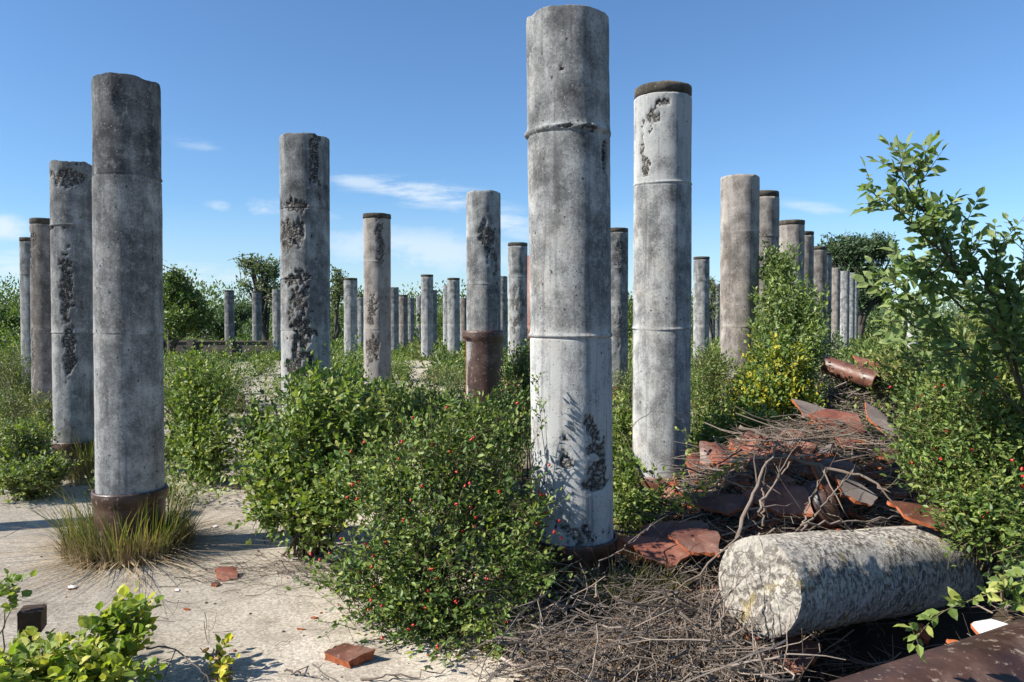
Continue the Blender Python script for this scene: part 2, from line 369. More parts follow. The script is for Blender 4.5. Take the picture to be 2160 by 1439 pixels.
def column(px, w, top, label, joints=(697,), cap=False, collar=None, mat=M_CON, tones=(.62, .5, .45), patches=(), lean=0, chip=.02, seed=0, pipe=None, loc=None, sleeve=None):
    Yd = 800. / w; r = .25
    b = P(px, 683, Yd) if loc is None else np.array([loc[0], loc[1], 0]); x, y = b[0], b[1]
    yf = y - r * .9; zt = P(px, top, yf)[2] if loc is None else top
    az = -math.atan2(x, y); r = .25 * math.cos(az)
    base_z = float(gh(x, y)) - .03
    zc = P(px, collar, yf)[2] if collar else .36
    near = w > 85; seg = 168 if near else (84 if w > 45 else 36); dz = .02 if near else (.04 if w > 45 else .12)
    root = empty('concrete_column', (x, y, 0), label, 'column', 'broken concrete columns standing in rows')
    jz = [(P(px, jp, yf)[2], k) for jp, k in [(j if isinstance(j, tuple) else (j, 1.)) for j in joints]]
    pt = [(math.asin(max(-.97, min(.97, (qx - px) / (w / 2)))), P(px, qy, yf)[2], rx / w * .5, ry / w * .5, s) for (qx, qy, rx, ry, s) in patches]
    zts = zt - (.09 if cap else 0)
    link('shaft', column_mesh('shaft', zc - .04, zts, r, jz, pt, tones, mat, seed, seg, dz, lean, 0.004 if cap else chip, -az), root)
    if cap:
        k = r * (.985 if seed % 2 else 1.02)
        link('cap', lathe('cap', [(r * .9, zts - .004), (r * .93, zts + .012), (k, zts + .016), (k, zts + .07), (k * .985, zts + .09), (.02, zts + .092)], 64 if w > 45 else 28, M_CAP, seed, lean, .006, .5), root)
    if collar or w > 30:
        ro = r + .022
        link('clay_socket', lathe('clay_socket', [(r + .003, zc - .03), (r + .006, zc), (ro, zc + .004), (ro + .004, zc - .01), (ro + .002, zc - .07), (r + .012, zc - .095), (r + .008, zc - .12), (r + .008, base_z - .05)], seg // 2 if near else 36, M_BROWN if seed % 3 else M_GLAZE, seed, 0, .003), root)
    COLPOS.append((x, y)); return root
random.seed(3)
# row on the left
column(271, 147, 152, 'tall column with its foot ringed by a grass tuft, two joint lines', [(367, 1.4), (705, .5)], collar=1045, tones=(.58, .54, .28), seed=1, lean=.002, chip=.014, patches=[(322, 205, 12, 40, .35)])
column(158, 98, 336, 'column second from left edge cluster, half hidden by the tall column with grass foot', [(475, 1.4), (703, 1.)], collar=935, tones=(.62, .58, .5), seed=2, chip=.02, patches=[(195, 370, 35, 20, .8), (190, 600, 12, 90, .8), (150, 478, 38, 7, .9), (193, 745, 10, 50, .8)])
column(98, 67, 459, 'capped column with pitted upper flank, next to the leftmost column', [(693, .5)], cap=True, collar=852, tones=(.55, .5), seed=3, patches=[(84, 530, 18, 60, .8), (92, 740, 14, 60, .5)], mat=M_CONW)
column(68, 49, 500, 'leftmost slim pale column with a dark cap', [(580, 1.3), (697, 1)], cap=True, tones=(.7, .72, .5), seed=4)
# centre left
column(645, 105, 279, 'column with a long dark honeycombed scar down its right side', [(437, 1.), (587, .3), (697, .8)], tones=(.76, .55, .58, .46), seed=5, chip=.015, patches=[(655, 770, 26, 75, 1.), (672, 720, 20, 70, 1), (662, 640, 22, 60, .75), (640, 490, 28, 28, .9), (650, 430, 30, 14, .9), (688, 330, 14, 65, .9), (640, 590, 22, 14, .9)])
column(796, 58, 449, 'whitish capped column left of the airy clearing with rough speckled surface', [(553, 1.5), (697, .6)], cap=True, tones=(.82, .8, .8), seed=6, mat=M_CONW, patches=[(790, 660, 14, 35, .6), (812, 500, 10, 60, .55), (790, 740, 16, 30, .6)])
# centre: the one standing in a brown pipe
gcol = column(1020, 72, 400, 'column rising out of a broken dark brown clay pipe', [(500, .4), (600, .4)], tones=(.5, .55, .6), seed=7, patches=[(1036, 500, 20, 45, .9), (1048, 560, 8, 40, .6)])
def sleeve(col, px, y, ztop, r=.272):
    seg = 96; zz = np.linspace(0, ztop, 40); th = np.arange(seg) * 2 * np.pi / seg
    TH, Z_ = np.meshgrid(th, zz); rr = r + .016 * sst(ztop - .14, ztop - .12, Z_) * (1 - 0 * Z_)
    az = math.atan2(0 - 0, 1)
    V = np.stack([np.sin(TH) * rr, -np.cos(TH) * rr, Z_], -1).reshape(-1, 3)
    FQ = []
    for k in range(39):
        for s_ in range(seg):
            t = (th[s_] + np.pi) % (2 * np.pi) - np.pi; z = zz[k] / ztop
            lim = -.78 + .16 * math.sin(z * 9) + .25 * (z > .8) * 0
            if -2.0 < t < lim - (.5 if z < .35 else 0) and z < .90: continue
            FQ.append((k * seg + s_, k * seg + (s_ + 1) % seg, (k + 1) * seg + (s_ + 1) % seg, (k + 1) * seg + s_))
    me = mesh_from('clay_sleeve', V, [np.array(FQ)], [M_BROWN, M_FRAC], smooth=True)
    o = link('clay_sleeve', me, col); md = o.modifiers.new('s', 'SOLIDIFY'); md.thickness = .018; md.offset = 1; md.material_offset_rim = 1
sleeve(gcol, 1020, 11.1, P(1020, 697, 800 / 72)[2])
# the big ones
column(1210, 173, 10, 'tallest and nearest column, dark scars near its foot and a thick broken lip near the top', [(272, 3.2), (712, 1.5)], collar=1150, tones=(.86, .60, .56), seed=8, lean=-.012, chip=.013, patches=[(1245, 905, 24, 40, .62), (1228, 945, 42, 18, .62), (1250, 1000, 38, 26, .66), (1190, 970, 20, 26, .55), (1268, 950, 10, 50, .55), (1205, 1122, 100, 22, .5), (1190, 268, 60, 8, .8), (1185, 143, 6, 5, 1), (1276, 330, 8, 30, .8)])
column(1396, 122, 171, 'second tallest column, pale with a dark flat cap, right of the nearest one', [(385, 1.3), (697, 1.6)], cap=True, collar=1008, tones=(.64, .66, .88), seed=9, patches=[(1352, 240, 16, 36, .75), (1372, 215, 24, 8, .7), (1343, 345, 10, 22, .7), (1340, 300, 7, 60, .5)])
column(1559, 82, 367, 'buff pinkish column with a white streaked joint, first of the receding right row', [(489, 1.5), (690, .8)], tones=(.52, .56, .70), mat=M_CONW, seed=10, chip=.012)
column(1607, 70, 401, 'capped column just behind the buff pinkish column, top of a leafy shrub before it', [(500, 1), (697, .6)], cap=True, tones=(.5, .55, .6), mat=M_CONW, seed=11)
column(1667, 57, 463, 'third of the receding right row, wide dark cap above the leafy shrub', [(600, .7)], cap=True, tones=(.5, .6), mat=M_CONW, seed=12)
column(1691, 49, 487, 'fourth of the receding right row, slim and capped', [(600, .7)], cap=True, tones=(.5, .5), mat=M_CONW, seed=13)
column(1722, 42, 519, 'fifth of the receding right row with a thin brown cap', [(600, .7)], cap=True, tones=(.42, .42), mat=M_CONW, seed=14)
column(1735, 37, 532, 'sixth of the receding right row, narrow sliver behind the fifth', [(610, .7)], cap=True, tones=(.4, .4), seed=15)
column(1760, 24, 564, 'light slim column standing left of the far red pipe in the right row', [(648, .7)], tones=(.6, .6), mat=M_CONW, seed=16)
for k, (px, w, top, lab) in enumerate([(1781, 21, 571, 'far column of the right row directly behind the red pipe'), (1794, 18, 575, 'far column of the right row, one right of the red pipe'),
        (1802, 16, 584, 'far column of the right row, two right of the red pipe'), (1809, 14, 592, 'far column of the right row, next to last'), (1817, 12, 604, 'last and smallest column of the right row before the dark tree')]):
    column(px, w, top, lab, [(640, .5)], tones=(.6, .5), seed=17 + k)
# far ones at left and centre
far = [(484, 21, 612, 'small far column left of the airy tree, behind the low wall', .35), (542, 20, 614, 'small far column standing in front of the airy tree', .35), (586, 23, 610, 'small far column half hidden by the left edge of the scarred column', .45),
    (740, 29, 586, 'far column with a dark cap and wider lower part, right of the scarred column', .6), (762, 19, 627, 'short far column squeezed left of the whitish capped column', .6),
    (831, 21, 605, 'far column peeping out right of the whitish capped column', .4), (851, 19, 622, 'brownish squat far column in the clearing', .4), (866, 16, 628, 'thin far column right beside the brownish squat one', .45),
    (901, 26, 579, 'far column with a stepped joint standing alone in the middle clearing', .55), (913, 18, 611, 'far column mostly hidden behind the stepped one', .35), (885, 14, 624, 'thin pale far column left of the stepped one', .6),
    (943, 17, 601, 'thin far column half behind the grey capped one in the clearing', .6), (957, 26, 586, 'grey capped far column left of the column in the brown pipe', .55), (979, 17, 628, 'low brown far column touching the left side of the column in the brown pipe', .4),
    (1059, 23, 582, 'far column peeping out right of the column in the brown pipe', .4)]
for k, (px, w, top, lab, tn) in enumerate(far):
    column(px, w, top, lab, [(top + (683 - top) * .38, 1.5), (687, 1.)], cap=k in (0, 1, 3, 6, 8, 12), tones=(tn + .15, tn + .1, tn), seed=30 + k, mat=M_CONW if k in (6, 13) else M_CON)
column(1092, 41, 511, 'crazed capped column left of the red pipe by the nearest column', [(585, 1.5), (690, .5)], cap=True, tones=(.75, .75, .5), seed=50, patches=[(1092, 640, 18, 55, .5)])
column(1299, 51, 480, 'mottled capped column between the two tallest columns', [(567, 1), (640, .4)], cap=True, tones=(.5, .45, .35), seed=51, patches=[(1305, 530, 18, 30, .55), (1308, 700, 20, 40, .4)])
column(1479, 34, 541, 'capped column between the second tallest and the buff pinkish column', [(593, 1.2), (690, .3)], cap=True, tones=(.6, .6, .4), seed=52)
column(1501, 15, 597, 'thin far column left of the pair between second tallest and buff columns', [(640, .5)], tones=(.5, .4), seed=53)
column(1512, 15, 598, 'thin far column touching the left edge of the buff pinkish column', [(640, .5)], tones=(.5, .5), seed=54)
# a short white stub among the right-hand shrubs
column(1925, 24, 640, 'short broken white stump of a column among the shrubs at right', [(665, 1.)], tones=(.95, .95), seed=55, chip=.25)
# just outside the frame at left: its shadow crosses the slab
# (stands where the left row continues)
COLOUT = column(0, 120, 3.3, 'column just beyond the left edge of the view', [(1000, .1)], tones=(.5,), seed=60, loc=(-7.0, 5.2))
# standing red clay pipes
def red_pipe(px, w, top, bell, label):
    Yd = 800. / w * .8; b = P(px, 683, Yd); zt = P(px, top, Yd)[2]; zb = P(px, bell, Yd)[2]
    root = empty('clay_pipe', (b[0], b[1], 0), label, 'pipe', 'standing red clay pipes')
    r = .2
    link('pipe_barrel', lathe('pipe_barrel', [(r, zb + .0), (r, zt), (r - .02, zt), (r - .02, zb)], 40, M_GLAZE_R, 3), root)
    link('pipe_bell', lathe('pipe_bell', [(r, zb - .3), (r + .03, zb - .12), (r + .035, zb + .02), (r + .001, zb + .03)], 40, M_GLAZE_R, 4), root)
    link('lower_pipe', lathe('lower_pipe', [(r - .004, -.05), (r - .004, zb - .2)], 40, M_BROWN, 5), root)
red_pipe(1121, 30, 540, 690, 'upright red clay pipe peeping out left of the nearest column')
red_pipe(1778, 15, 612, 682, 'upright rusty red clay pipe in the far right row')
# ------------------------------------------------------------------ plants
def E(px, py, Y, rx, ry, dep): return (P(px, py, Y), np.array([rx * Y / F, dep, ry * Y / F]))
def twigs(rng, envs, n, tlen, nl, L, W, upb=.5, base=None, shell=.3, jit=.35, minz=.03, lump=.6, side=.9, curl=.15, T=LT8, flat=.5, ground=True, shoots=.14):
    vol = np.array([np.prod(e[1]) ** (2 / 3) for e in envs]); ei = rng.choice(len(envs), n, p=vol / vol.sum())
    C = np.array([e[0] for e in envs])[ei]; Rr = np.array([e[1] for e in envs])[ei]
    u = nz(rng.normal(size=(n, 3))); rad = shell + (1 - shell) * rng.random(n) ** .5
    lp = 1 - lump + 2 * lump * fbm(u * 1.7 + ei[:, None] * 5.1 + 31, 3, int(rng.integers(99)))
    end = C + u * Rr * (rad * lp)[:, None]
    if base is None: base = C.mean(0) * np.array([1, 1, 0])
    out = nz(end - base)
    d = nz(nz(u * np.array([1, 1, .6])) * .6 + out * .5 + np.array([0, 0, upb]) + rng.normal(size=(n, 3)) * jit)
    tl = tlen * (.6 + .8 * rng.random(n)); st = end - d * tl[:, None]
    g = (gh(end[:, 0], end[:, 1]) if ground else 0) + minz
    sh = rng.random(n) < shoots; ex = np.where(sh, tl * (.25 + .5 * rng.random(n)), 0)
    end = end + d * ex[:, None]; tl = tl + ex * .8
    keep = (end[:, 2] > g); end, st, d, tl, u = end[keep], st[keep], d[keep], tl[keep], u[keep]; n = len(end)
    s = np.linspace(.1, 1., nl)[None, :, None] + rng.normal(size=(n, nl, 1)) * .03
    pos = st[:, None] + d[:, None] * tl[:, None, None] * s; pos[..., 2] -= (curl * tl[:, None] * s[..., 0] ** 2)
    sd = nz(np.cross(d, nz(rng.normal(size=(n, 3)) * .5 + np.array([0, 0, 1]))))
    sg = np.where(np.arange(nl) % 2 == 0, 1., -1.)[None, :, None]
    ax = nz(d[:, None] * .55 + sd[:, None] * sg * side + rng.normal(size=(n, nl, 3)) * .3)
    ax[:, -1] = nz(d + rng.normal(size=(n, 3)) * .2)
    nr = nz(np.array([0, 0, flat]) + u[:, None] * .25 + rng.normal(size=(n, nl, 3)) * .45)
    ll = L * (.35 + 1.0 * rng.random((n, nl)))
    V, FS = leaves(pos.reshape(-1, 3), ax.reshape(-1, 3), nr.reshape(-1, 3), ll.ravel(), W, T)
    tw = np.stack([st, st * .5 + end * .5, end], 1); tw[:, 1:, 2] -= np.stack([curl * tl * .25, curl * tl], -1)
    return V, FS, tw, end
def shrub(label, envs, n, tlen, nl, L, W, mat, base=None, seed=1, nst=14, name='shrub', cat='shrub', group=None, T=LT8, stemr=.008, berries=0, twigtube=True, extra=None, dead=0, **kw):
    rng = np.random.default_rng(seed)
    envs = [(np.array(e[0], float), np.array(e[1], float)) for e in envs]
    if base is None:
        c = np.mean([e[0] for e in envs], 0); base = np.array([c[0], c[1], 0])
    base = np.array(base, float); base[2] = gh(base[0], base[1])
    V, FS, tw, ends = twigs(rng, envs, n, tlen, nl, L, W, base=base, T=T, **kw)
    root = empty(name, base, label, cat, group)
    link('foliage', mesh_from('foliage', V - base, FS, mat), root)
    if extra is not None:
        V2, F2, tw2, e2 = twigs(rng, envs, extra[0], tlen, nl, L, W, base=base, T=T, **kw)
        link('foliage', mesh_from('foliage', V2 - base, F2, extra[1]), root)['label'] = extra[2]
    a = Acc()
    if twigtube:
        v, f = tubes(tw - base, np.broadcast_to(np.array([.0022, .0018, .001]) * (stemr / .008), tw.shape[:2]), 3); a.add(v, f)
    tg = tw[rng.choice(len(tw), min(nst, len(tw)), replace=False), 0]
    b0 = base + np.concatenate([rng.normal(size=(len(tg), 2)) * .06 * (1 + stemr * 10), np.zeros((len(tg), 1))], 1); b0[:, 2] -= .03
    K = 7; s = np.linspace(0, 1, K)[None, :, None]
    pl = b0[:, None] * (1 - s) + tg[:, None] * s; pl[..., 2] += .12 * np.linalg.norm(tg - b0, axis=1)[:, None] * np.sin(np.pi * s[..., 0])
    pl[:, 1:-1] += rng.normal(size=(len(tg), K - 2, 3)) * .012
    v, f = tubes(pl - base, stemr * np.linspace(1.2, .3, K)[None] * np.ones((len(tg), 1)), 5); a.add(v, f)
    link('stems', a.mesh('stems', M_STEM), root)
    if berries:
        cand = ends[(ends[:, 1] < base[1] + .25)]
        cand = cand[rng.choice(len(cand), min(berries, len(cand)), replace=False)]
        for k, c in enumerate(cand):
            o = link('berry_cluster', BERRY[k % len(BERRY)], root, c - base + rng.normal(size=3) * .008 + np.array([0, -.02, .005]))
            o.rotation_euler = tuple(rng.random(3) * 6); o.scale = (1.0,) * 3
    return root
def ico(r, c, sub=2):
    import bmesh
    bm = bmesh.new(); bmesh.ops.create_icosphere(bm, subdivisions=sub, radius=r)
    V = np.array([v.co[:] for v in bm.verts]); Fc = np.array([[v.index for v in f.verts] for f in bm.faces]); bm.free()
    return V * np.array([1, 1, .95]) + c, Fc
BERRY = []
for k in range(4):
    a = Acc(); rr = np.random.default_rng(k)
    for q in range(3 + k % 3):
        v, f = ico(.0056 + .001 * rr.random(), nz(rr.normal(size=3)) * (.0055 if q else 0)); a.add(v, [f])
    BERRY.append(a.mesh('berry_cluster', M_BERRY, True))
SH = 'shrubs and saplings growing among the columns'
# --- main centre honeysuckle
shrub('large dark green bush with red berries in the centre foreground, before the nearest column',
      [E(900, 1150, 4.15, 210, 200, .5), E(930, 960, 4.4, 190, 120, .45), E(820, 1020, 4.5, 130, 110, .4), E(1050, 1010, 4.35, 95, 130, .35), E(960, 1330, 3.9, 170, 110, .35), E(790, 1215, 4.1, 110, 80, .3), E(1080, 1150, 4.0, 80, 110, .3), E(860, 1270, 3.95, 110, 110, .3), E(730, 1190, 4.2, 60, 50, .2), E(1130, 1060, 4.15, 45, 70, .2), E(1140, 1190, 3.95, 55, 60, .2), E(990, 860, 4.6, 110, 50, .3), E(1060, 1340, 3.7, 70, 70, .2)],
      1550, .24, 8, .037, .5, L_HONEY, base=(-.42, 4.15, 0), seed=11, nst=90, berries=95, shell=.1, upb=.4, lump=.9, shoots=.38, extra=(750, L_VINE, 'lighter leaves'))
shrub('bright green vine covered bush left of the red berried bush', [E(640, 930, 5.3, 110, 120, .45), E(580, 960, 5.4, 80, 90, .3), E(690, 830, 5.6, 100, 70, .4), E(620, 1030, 5.2, 90, 60, .3), E(740, 900, 5.4, 90, 100, .4), E(545, 880, 5.6, 40, 60, .2), E(560, 1060, 5.2, 50, 40, .2), E(650, 1075, 5.1, 70, 40, .25), E(720, 1020, 5.0, 90, 80, .35)],
      900, .26, 8, .052, .62, L_VINE, base=(-1.45, 5.35, 0), seed=12, nst=60, shell=.1, lump=.9, shoots=.38, extra=(350, L_HONEY, 'darker leaves inside the bush'))
shrub('leafy green bush right of the grass footed column', [E(420, 830, 8.0, 75, 75, .4), E(440, 930, 7.6, 80, 80, .4), E(410, 790, 8.2, 50, 60, .3), E(395, 910, 7.8, 45, 60, .3)],
      560, .25, 7, .055, .6, L_VINE, seed=13, nst=40, shell=.1, lump=.95, shoots=.4, extra=(260, L_HONEY, 'darker leaves inside the bush'))
shrub('tall yellow green bush top behind the vine covered bush', [E(690, 830, 7.0, 110, 70, .5), E(760, 860, 6.8, 110, 60, .5), E(840, 850, 7.2, 100, 55, .5)],
      1000, .25, 7, .05, .55, L_HONEY, seed=14, nst=30, extra=(500, L_VINE, 'lighter leaf tips'))
shrub('weedy shrub between the column in the brown pipe and the red berried bush', [E(900, 860, 6.3, 100, 50, .5), E(960, 880, 6.0, 110, 50, .4), E(1060, 880, 6.2, 80, 60, .4)],
      1100, .22, 7, .035, .55, L_HONEY, seed=15, nst=24, extra=(500, L_WEED, 'yellowish leaves'))
shrub('dark reddish green bush right of the brown pipe column', [E(1100, 790, 8.5, 45, 80, .35), E(1085, 860, 7.5, 50, 70, .35)], 650, .25, 7, .045, .5, L_HONEY, seed=16, nst=16, extra=(120, L_BROWN, 'reddish leaves'))
shrub('low plant climbing between the two tallest columns', [E(1320, 1040, 5.3, 50, 110, .3), E(1310, 900, 7.5, 40, 90, .3), E(1370, 1060, 5.2, 70, 50, .25)], 420, .2, 7, .04, .6, L_VINE, seed=17, nst=14, extra=(200, L_HONEY, 'dark leaves'))
shrub('yellow leaved shrub left of the clay rubble, before the right row', [E(1640, 780, 8.0, 80, 80, .4), E(1600, 830, 7.6, 80, 60, .4), E(1680, 840, 7.8, 50, 60, .35)],
      560, .24, 7, .05, .6, L_YEL, seed=18, nst=20, extra=(750, L_HONEY, 'green leaves among the yellow ones'))
shrub('fine leaved dark bush between the second tallest and the buff column', [E(1510, 830, 7.8, 65, 100, .4), E(1500, 760, 9.0, 50, 40, .3), E(1490, 890, 7.2, 45, 60, .3)], 900, .22, 7, .034, .45, L_HONEY, seed=19, nst=20, extra=(300, L_WEED, 'yellowish leaves'))
shrub('bright green clump at the foot of the yellow leaved shrub', [E(1590, 890, 6.9, 80, 45, .3), E(1500, 920, 6.8, 50, 40, .3)], 420, .2, 7, .042, .65, L_VINE, seed=20, nst=14)
shrub('tall leafy sapling shrub hiding the receding right row', [E(1660, 640, 9.4, 75, 75, .5), E(1640, 560, 9.6, 42, 60, .3), E(1700, 670, 9.2, 36, 50, .4), E(1680, 720, 9.0, 80, 60, .45), E(1620, 700, 9.2, 40, 60, .3)],
      1100, .3, 8, .062, .5, L_ELM, seed=21, nst=26, upb=.8, extra=(260, L_VINE, 'lighter leaf tips'))
# --- right mass
shrub('large green shrub with red berries at the right edge', [E(2080, 900, 4.2, 150, 150, .5), E(2120, 1060, 3.9, 120, 110, .4), E(1990, 960, 4.5, 90, 90, .4), E(2000, 850, 4.7, 110, 80, .4), E(2160, 780, 4.3, 90, 110, .5), E(2050, 1070, 4.0, 80, 60, .25), E(1950, 920, 4.9, 60, 70, .3)],
      2300, .22, 8, .038, .5, L_HONEY, base=(2.85, 4.55, 0), seed=22, nst=70, berries=98, shell=.2, lump=.65, shoots=.2, extra=(600, L_VINE, 'lighter leaf tips'))
shrub('light green thicket shrub behind the red berried shrub at right', [E(1950, 780, 7.5, 120, 60, .7), E(2080, 740, 7.2, 110, 70, .7), E(1880, 770, 8.5, 80, 45, .6), E(2160, 700, 7., 90, 90, .6), E(2070, 770, 5.2, 110, 75, .4), E(1960, 790, 5.6, 80, 55, .4)],
      1800, .28, 7, .05, .5, L_WEED, seed=23, nst=30, extra=(700, L_VINE, 'fresh green leaves'))
# --- left edge
shrub('sunlit weedy shrub at the left edge beside the column feet', [E(50, 930, 7.4, 60, 60, .4), E(50, 1000, 7.0, 75, 42, .35), E(110, 985, 7.0, 40, 40, .25)], 600, .2, 7, .042, .55, L_VINE, seed=24, nst=20, extra=(400, L_DUST, 'dusty grey green leaves'))
shrub('tall grey green weed patch left of the slim capped columns', [E(30, 860, 9.5, 50, 60, .4), E(90, 870, 9.0, 40, 50, .3), E(10, 790, 13, 60, 60, .8)], 700, .25, 7, .045, .35, L_DUST, seed=25, nst=16, extra=(400, L_WEED, 'greener leaves'))
# bottom left broad leaves
shrub('low bright green broad leaved bramble in the bottom left corner', [E(110, 1410, 3.25, 190, 75, .35), E(250, 1330, 3.4, 80, 70, .2), E(40, 1400, 3.1, 90, 70, .25), E(200, 1420, 3.15, 120, 50, .25), E(270, 1280, 3.45, 50, 40, .12)],
      420, .15, 6, .05, .85, L_BRAM, base=(-1.85, 3.2, 0), seed=26, nst=26, shell=.1, flat=1.0, stemr=.005, lump=.7)
shrub('thin bramble sprig rising at the left edge of the bottom corner', [E(15, 1220, 3.5, 28, 40, .08)], 12, .12, 5, .045, .8, L_VINE, base=(-2.45, 3.45, 0), seed=27, nst=3, stemr=.004)
shrub('small sprig of yellow leaves on the slab near the bottom', [E(455, 1365, 3.5, 24, 45, .08), E(470, 1420, 3.4, 20, 30, .05)], 16, .09, 5, .04, .75, L_YEL, base=(-1.35, 3.4, 0), seed=28, nst=6, stemr=.004, extra=(6, L_BROWN, 'withered brown leaves'))
# --- sprays built from drawn branches
def spray(name, label, cat, lines, L, W, mat, step, base, r0=.012, seed=1, side=.16, group=SH):
    """lines: list of polylines [(px,py,Y)..]; leafy from frac on"""
    rng = np.random.default_rng(seed); a = Acc(); pos = []; ax = []; ds = []
    base = np.array(base, float)
    for (ln, leafy, rad) in lines:
        p = np.array([P(*q) for q in ln]); K = 14
        t = np.linspace(0, len(p) - 1, K); i0 = np.clip(t.astype(int), 0, len(p) - 2); f = (t - i0)[:, None]
        m = (p[np.maximum(i0 - 1, 0)], p[i0], p[i0 + 1], p[np.minimum(i0 + 2, len(p) - 1)])
        c = .5 * ((2 * m[1]) + (-m[0] + m[2]) * f + (2 * m[0] - 5 * m[1] + 4 * m[2] - m[3]) * f ** 2 + (-m[0] + 3 * m[1] - 3 * m[2] + m[3]) * f ** 3)
        v, fs = tubes((c - base)[None], (rad * np.linspace(1, .2, K))[None], 6); a.add(v, fs)
        seg = np.linalg.norm(np.diff(c, axis=0), axis=1).cumsum(); seg = np.insert(seg, 0, 0)
        s = seg[-1] * leafy; k = 0
        while s < seg[-1]:
            q = np.array([np.interp(s, seg, c[:, j]) for j in range(3)]); d = nz(np.array([np.interp(min(s + .03, seg[-1]), seg, c[:, j]) - np.interp(s - .03, seg, c[:, j]) for j in range(3)]))
            sd = nz(np.cross(d, nz(rng.normal(size=3)))); k += 1
            if side > 0 and rng.random() < .55:      # a side twig with its own leaves
                tl = side * (.4 + .8 * rng.random()); td = nz(d * .7 + sd * .8 + np.array([0, 0, .15])); n = max(3, int(tl / (step * 1.1)))
                tp = q + td * np.linspace(0, tl, 4)[:, None]; v, fs = tubes((tp - base)[None], np.array([[.0028, .002, .0016, .001]]), 4); a.add(v, fs)
                ts = nz(np.cross(td, nz(rng.normal(size=3) * .4 + np.array([0, -.4, 1]))))
                for z in range(n):
                    pos.append(q + td * tl * (z + 1) / n); ax.append(nz(td * .6 + ts * (1 if z % 2 else -1) * .8 + rng.normal(size=3) * .2) if z < n - 1 else td)
            else:
                pos.append(q); ax.append(nz(d * .5 + sd * .8))
            s += step * (.7 + .6 * rng.random())
    pos = np.array(pos); ax = np.array(ax); nr = nz(np.array([-.25, -.3, .8]) + rng.normal(size=pos.shape) * .5)
    V, FS = leaves(pos, ax, nr, L * (.65 + .6 * rng.random(len(pos))), W)
    root = empty(name, base, label, cat, group)
    link('foliage', mesh_from('foliage', V - base, FS, mat), root)
    link('stems', a.mesh('stems', M_STEM, True), root)
    return root
B0 = P(2290, 1150, 4.0); B0[2] = 0
spray('elm_sapling', 'tall elm sapling with pointed leaves arching up against the sky at right', 'sapling', [
    ([(2290, 1200, 4.0), (2190, 920, 3.9), (2060, 770, 3.8), (1945, 650, 3.7), (1890, 600, 3.6)], .6, .009),
    ([(2190, 920, 3.9), (2110, 720, 3.7), (2010, 560, 3.6), (1955, 440, 3.5), (1925, 330, 3.45)], .3, .009),
    ([(2000, 540, 3.6), (1950, 500, 3.55), (1900, 450, 3.5), (1830, 400, 3.45)], .1, .006),
    ([(1975, 480, 3.55), (1930, 420, 3.5), (1895, 350, 3.45)], .1, .006),
    ([(2010, 560, 3.6), (1990, 470, 3.6), (1975, 420, 3.6)], .2, .005),
    ([(2160, 840, 3.8), (2110, 660, 3.7), (2050, 540, 3.7), (2030, 470, 3.7)], .3, .009),
    ([(2190, 860, 3.9), (2150, 700, 3.8), (2110, 580, 3.7), (2095, 500, 3.7)], .3, .009),
    ([(2120, 700, 3.8), (2150, 620, 3.7), (2160, 520, 3.6)], .3, .006),
    ([(2040, 660, 3.7), (1990, 610, 3.65), (1950, 560, 3.6), (1905, 540, 3.6)], .2, .006),
    ([(1985, 700, 3.8), (1930, 690, 3.7), (1900, 650, 3.65), (1885, 590, 3.6)], .5, .006),
    ([(2060, 720, 3.8), (2130, 760, 3.7), (2190, 700, 3.6)], .2, .006),
    ([(2100, 810, 3.9), (1990, 740, 3.9), (1905, 690, 3.9)], .45, .005),
    ([(2100, 650, 3.8), (2160, 640, 3.75), (2200, 600, 3.7)], .1, .006),
    ([(2230, 900, 3.9), (2190, 780, 3.8), (2150, 690, 3.75)], .3, .006), ([(2000, 540, 3.6), (1975, 570, 3.6), (1930, 590, 3.6), (1890, 560, 3.6)], .1, .005), ([(2150, 860, 3.9), (2060, 800, 3.8), (1990, 770, 3.8)], .4, .005), ([(2070, 600, 3.7), (2030, 560, 3.7), (2000, 500, 3.7)], .1, .005)], .062, .55, L_ELM, .0185, B0, seed=31, side=.2)
B1 = P(2300, 1300, 2.75); B1[2] = 0
spray('vine_shoot', 'bright yellow green vine shoot reaching in from the lower right edge', 'vine', [
    ([(2330, 1180, 2.75), (2160, 1235, 2.7), (2060, 1262, 2.65), (1975, 1300, 2.6), (1915, 1370, 2.6)], .0, .004),
    ([(2330, 1180, 2.75), (2200, 1215, 2.7), (2120, 1215, 2.65)], .2, .003), ([(2250, 1240, 2.7), (2180, 1275, 2.68), (2120, 1265, 2.66)], .2, .003)], .052, .55, L_VINE, .024, B1, seed=32, side=.045)
B2 = P(1440, 1050, 5.2); B2[2] = gh(B2[0], B2[1])
spray('vine_shoot', 'green shoot climbing the foot of the second tallest column', 'vine', [
    ([(1400, 1090, 5.3), (1440, 1000, 5.4), (1450, 930, 5.5), (1445, 900, 5.6)], .3, .003), ([(1390, 1080, 5.3), (1390, 1020, 5.3), (1350, 990, 5.3)], .2, .003)], .04, .65, L_VINE, .02, B2, seed=33, side=.08)
spray('vine_shoot', 'yellow leaved shoot on the clay rubble beside the second tallest column', 'vine', [
    ([(1400, 1070, 4.9), (1460, 1040, 4.85), (1510, 1010, 5.0), (1560, 970, 5.2)], .1, .003), ([(1410, 1060, 4.9), (1440, 1070, 4.8), (1480, 1050, 4.8)], .1, .003)], .035, .7, L_YEL, .018, B2, seed=34, side=.05)
B3 = P(1100, 880, 4.4); B3[2] = 0
spray('vine_shoot', 'small pale shoot standing up before the left edge of the nearest column', 'vine', [
    ([(1150, 960, 4.3), (1140, 880, 4.3), (1135, 800, 4.3)], .35, .003)], .026, .6, L_HONEY, .016, B3, seed=35, side=.06)
B4 = P(640, 1050, 5.0); B4[2] = 0
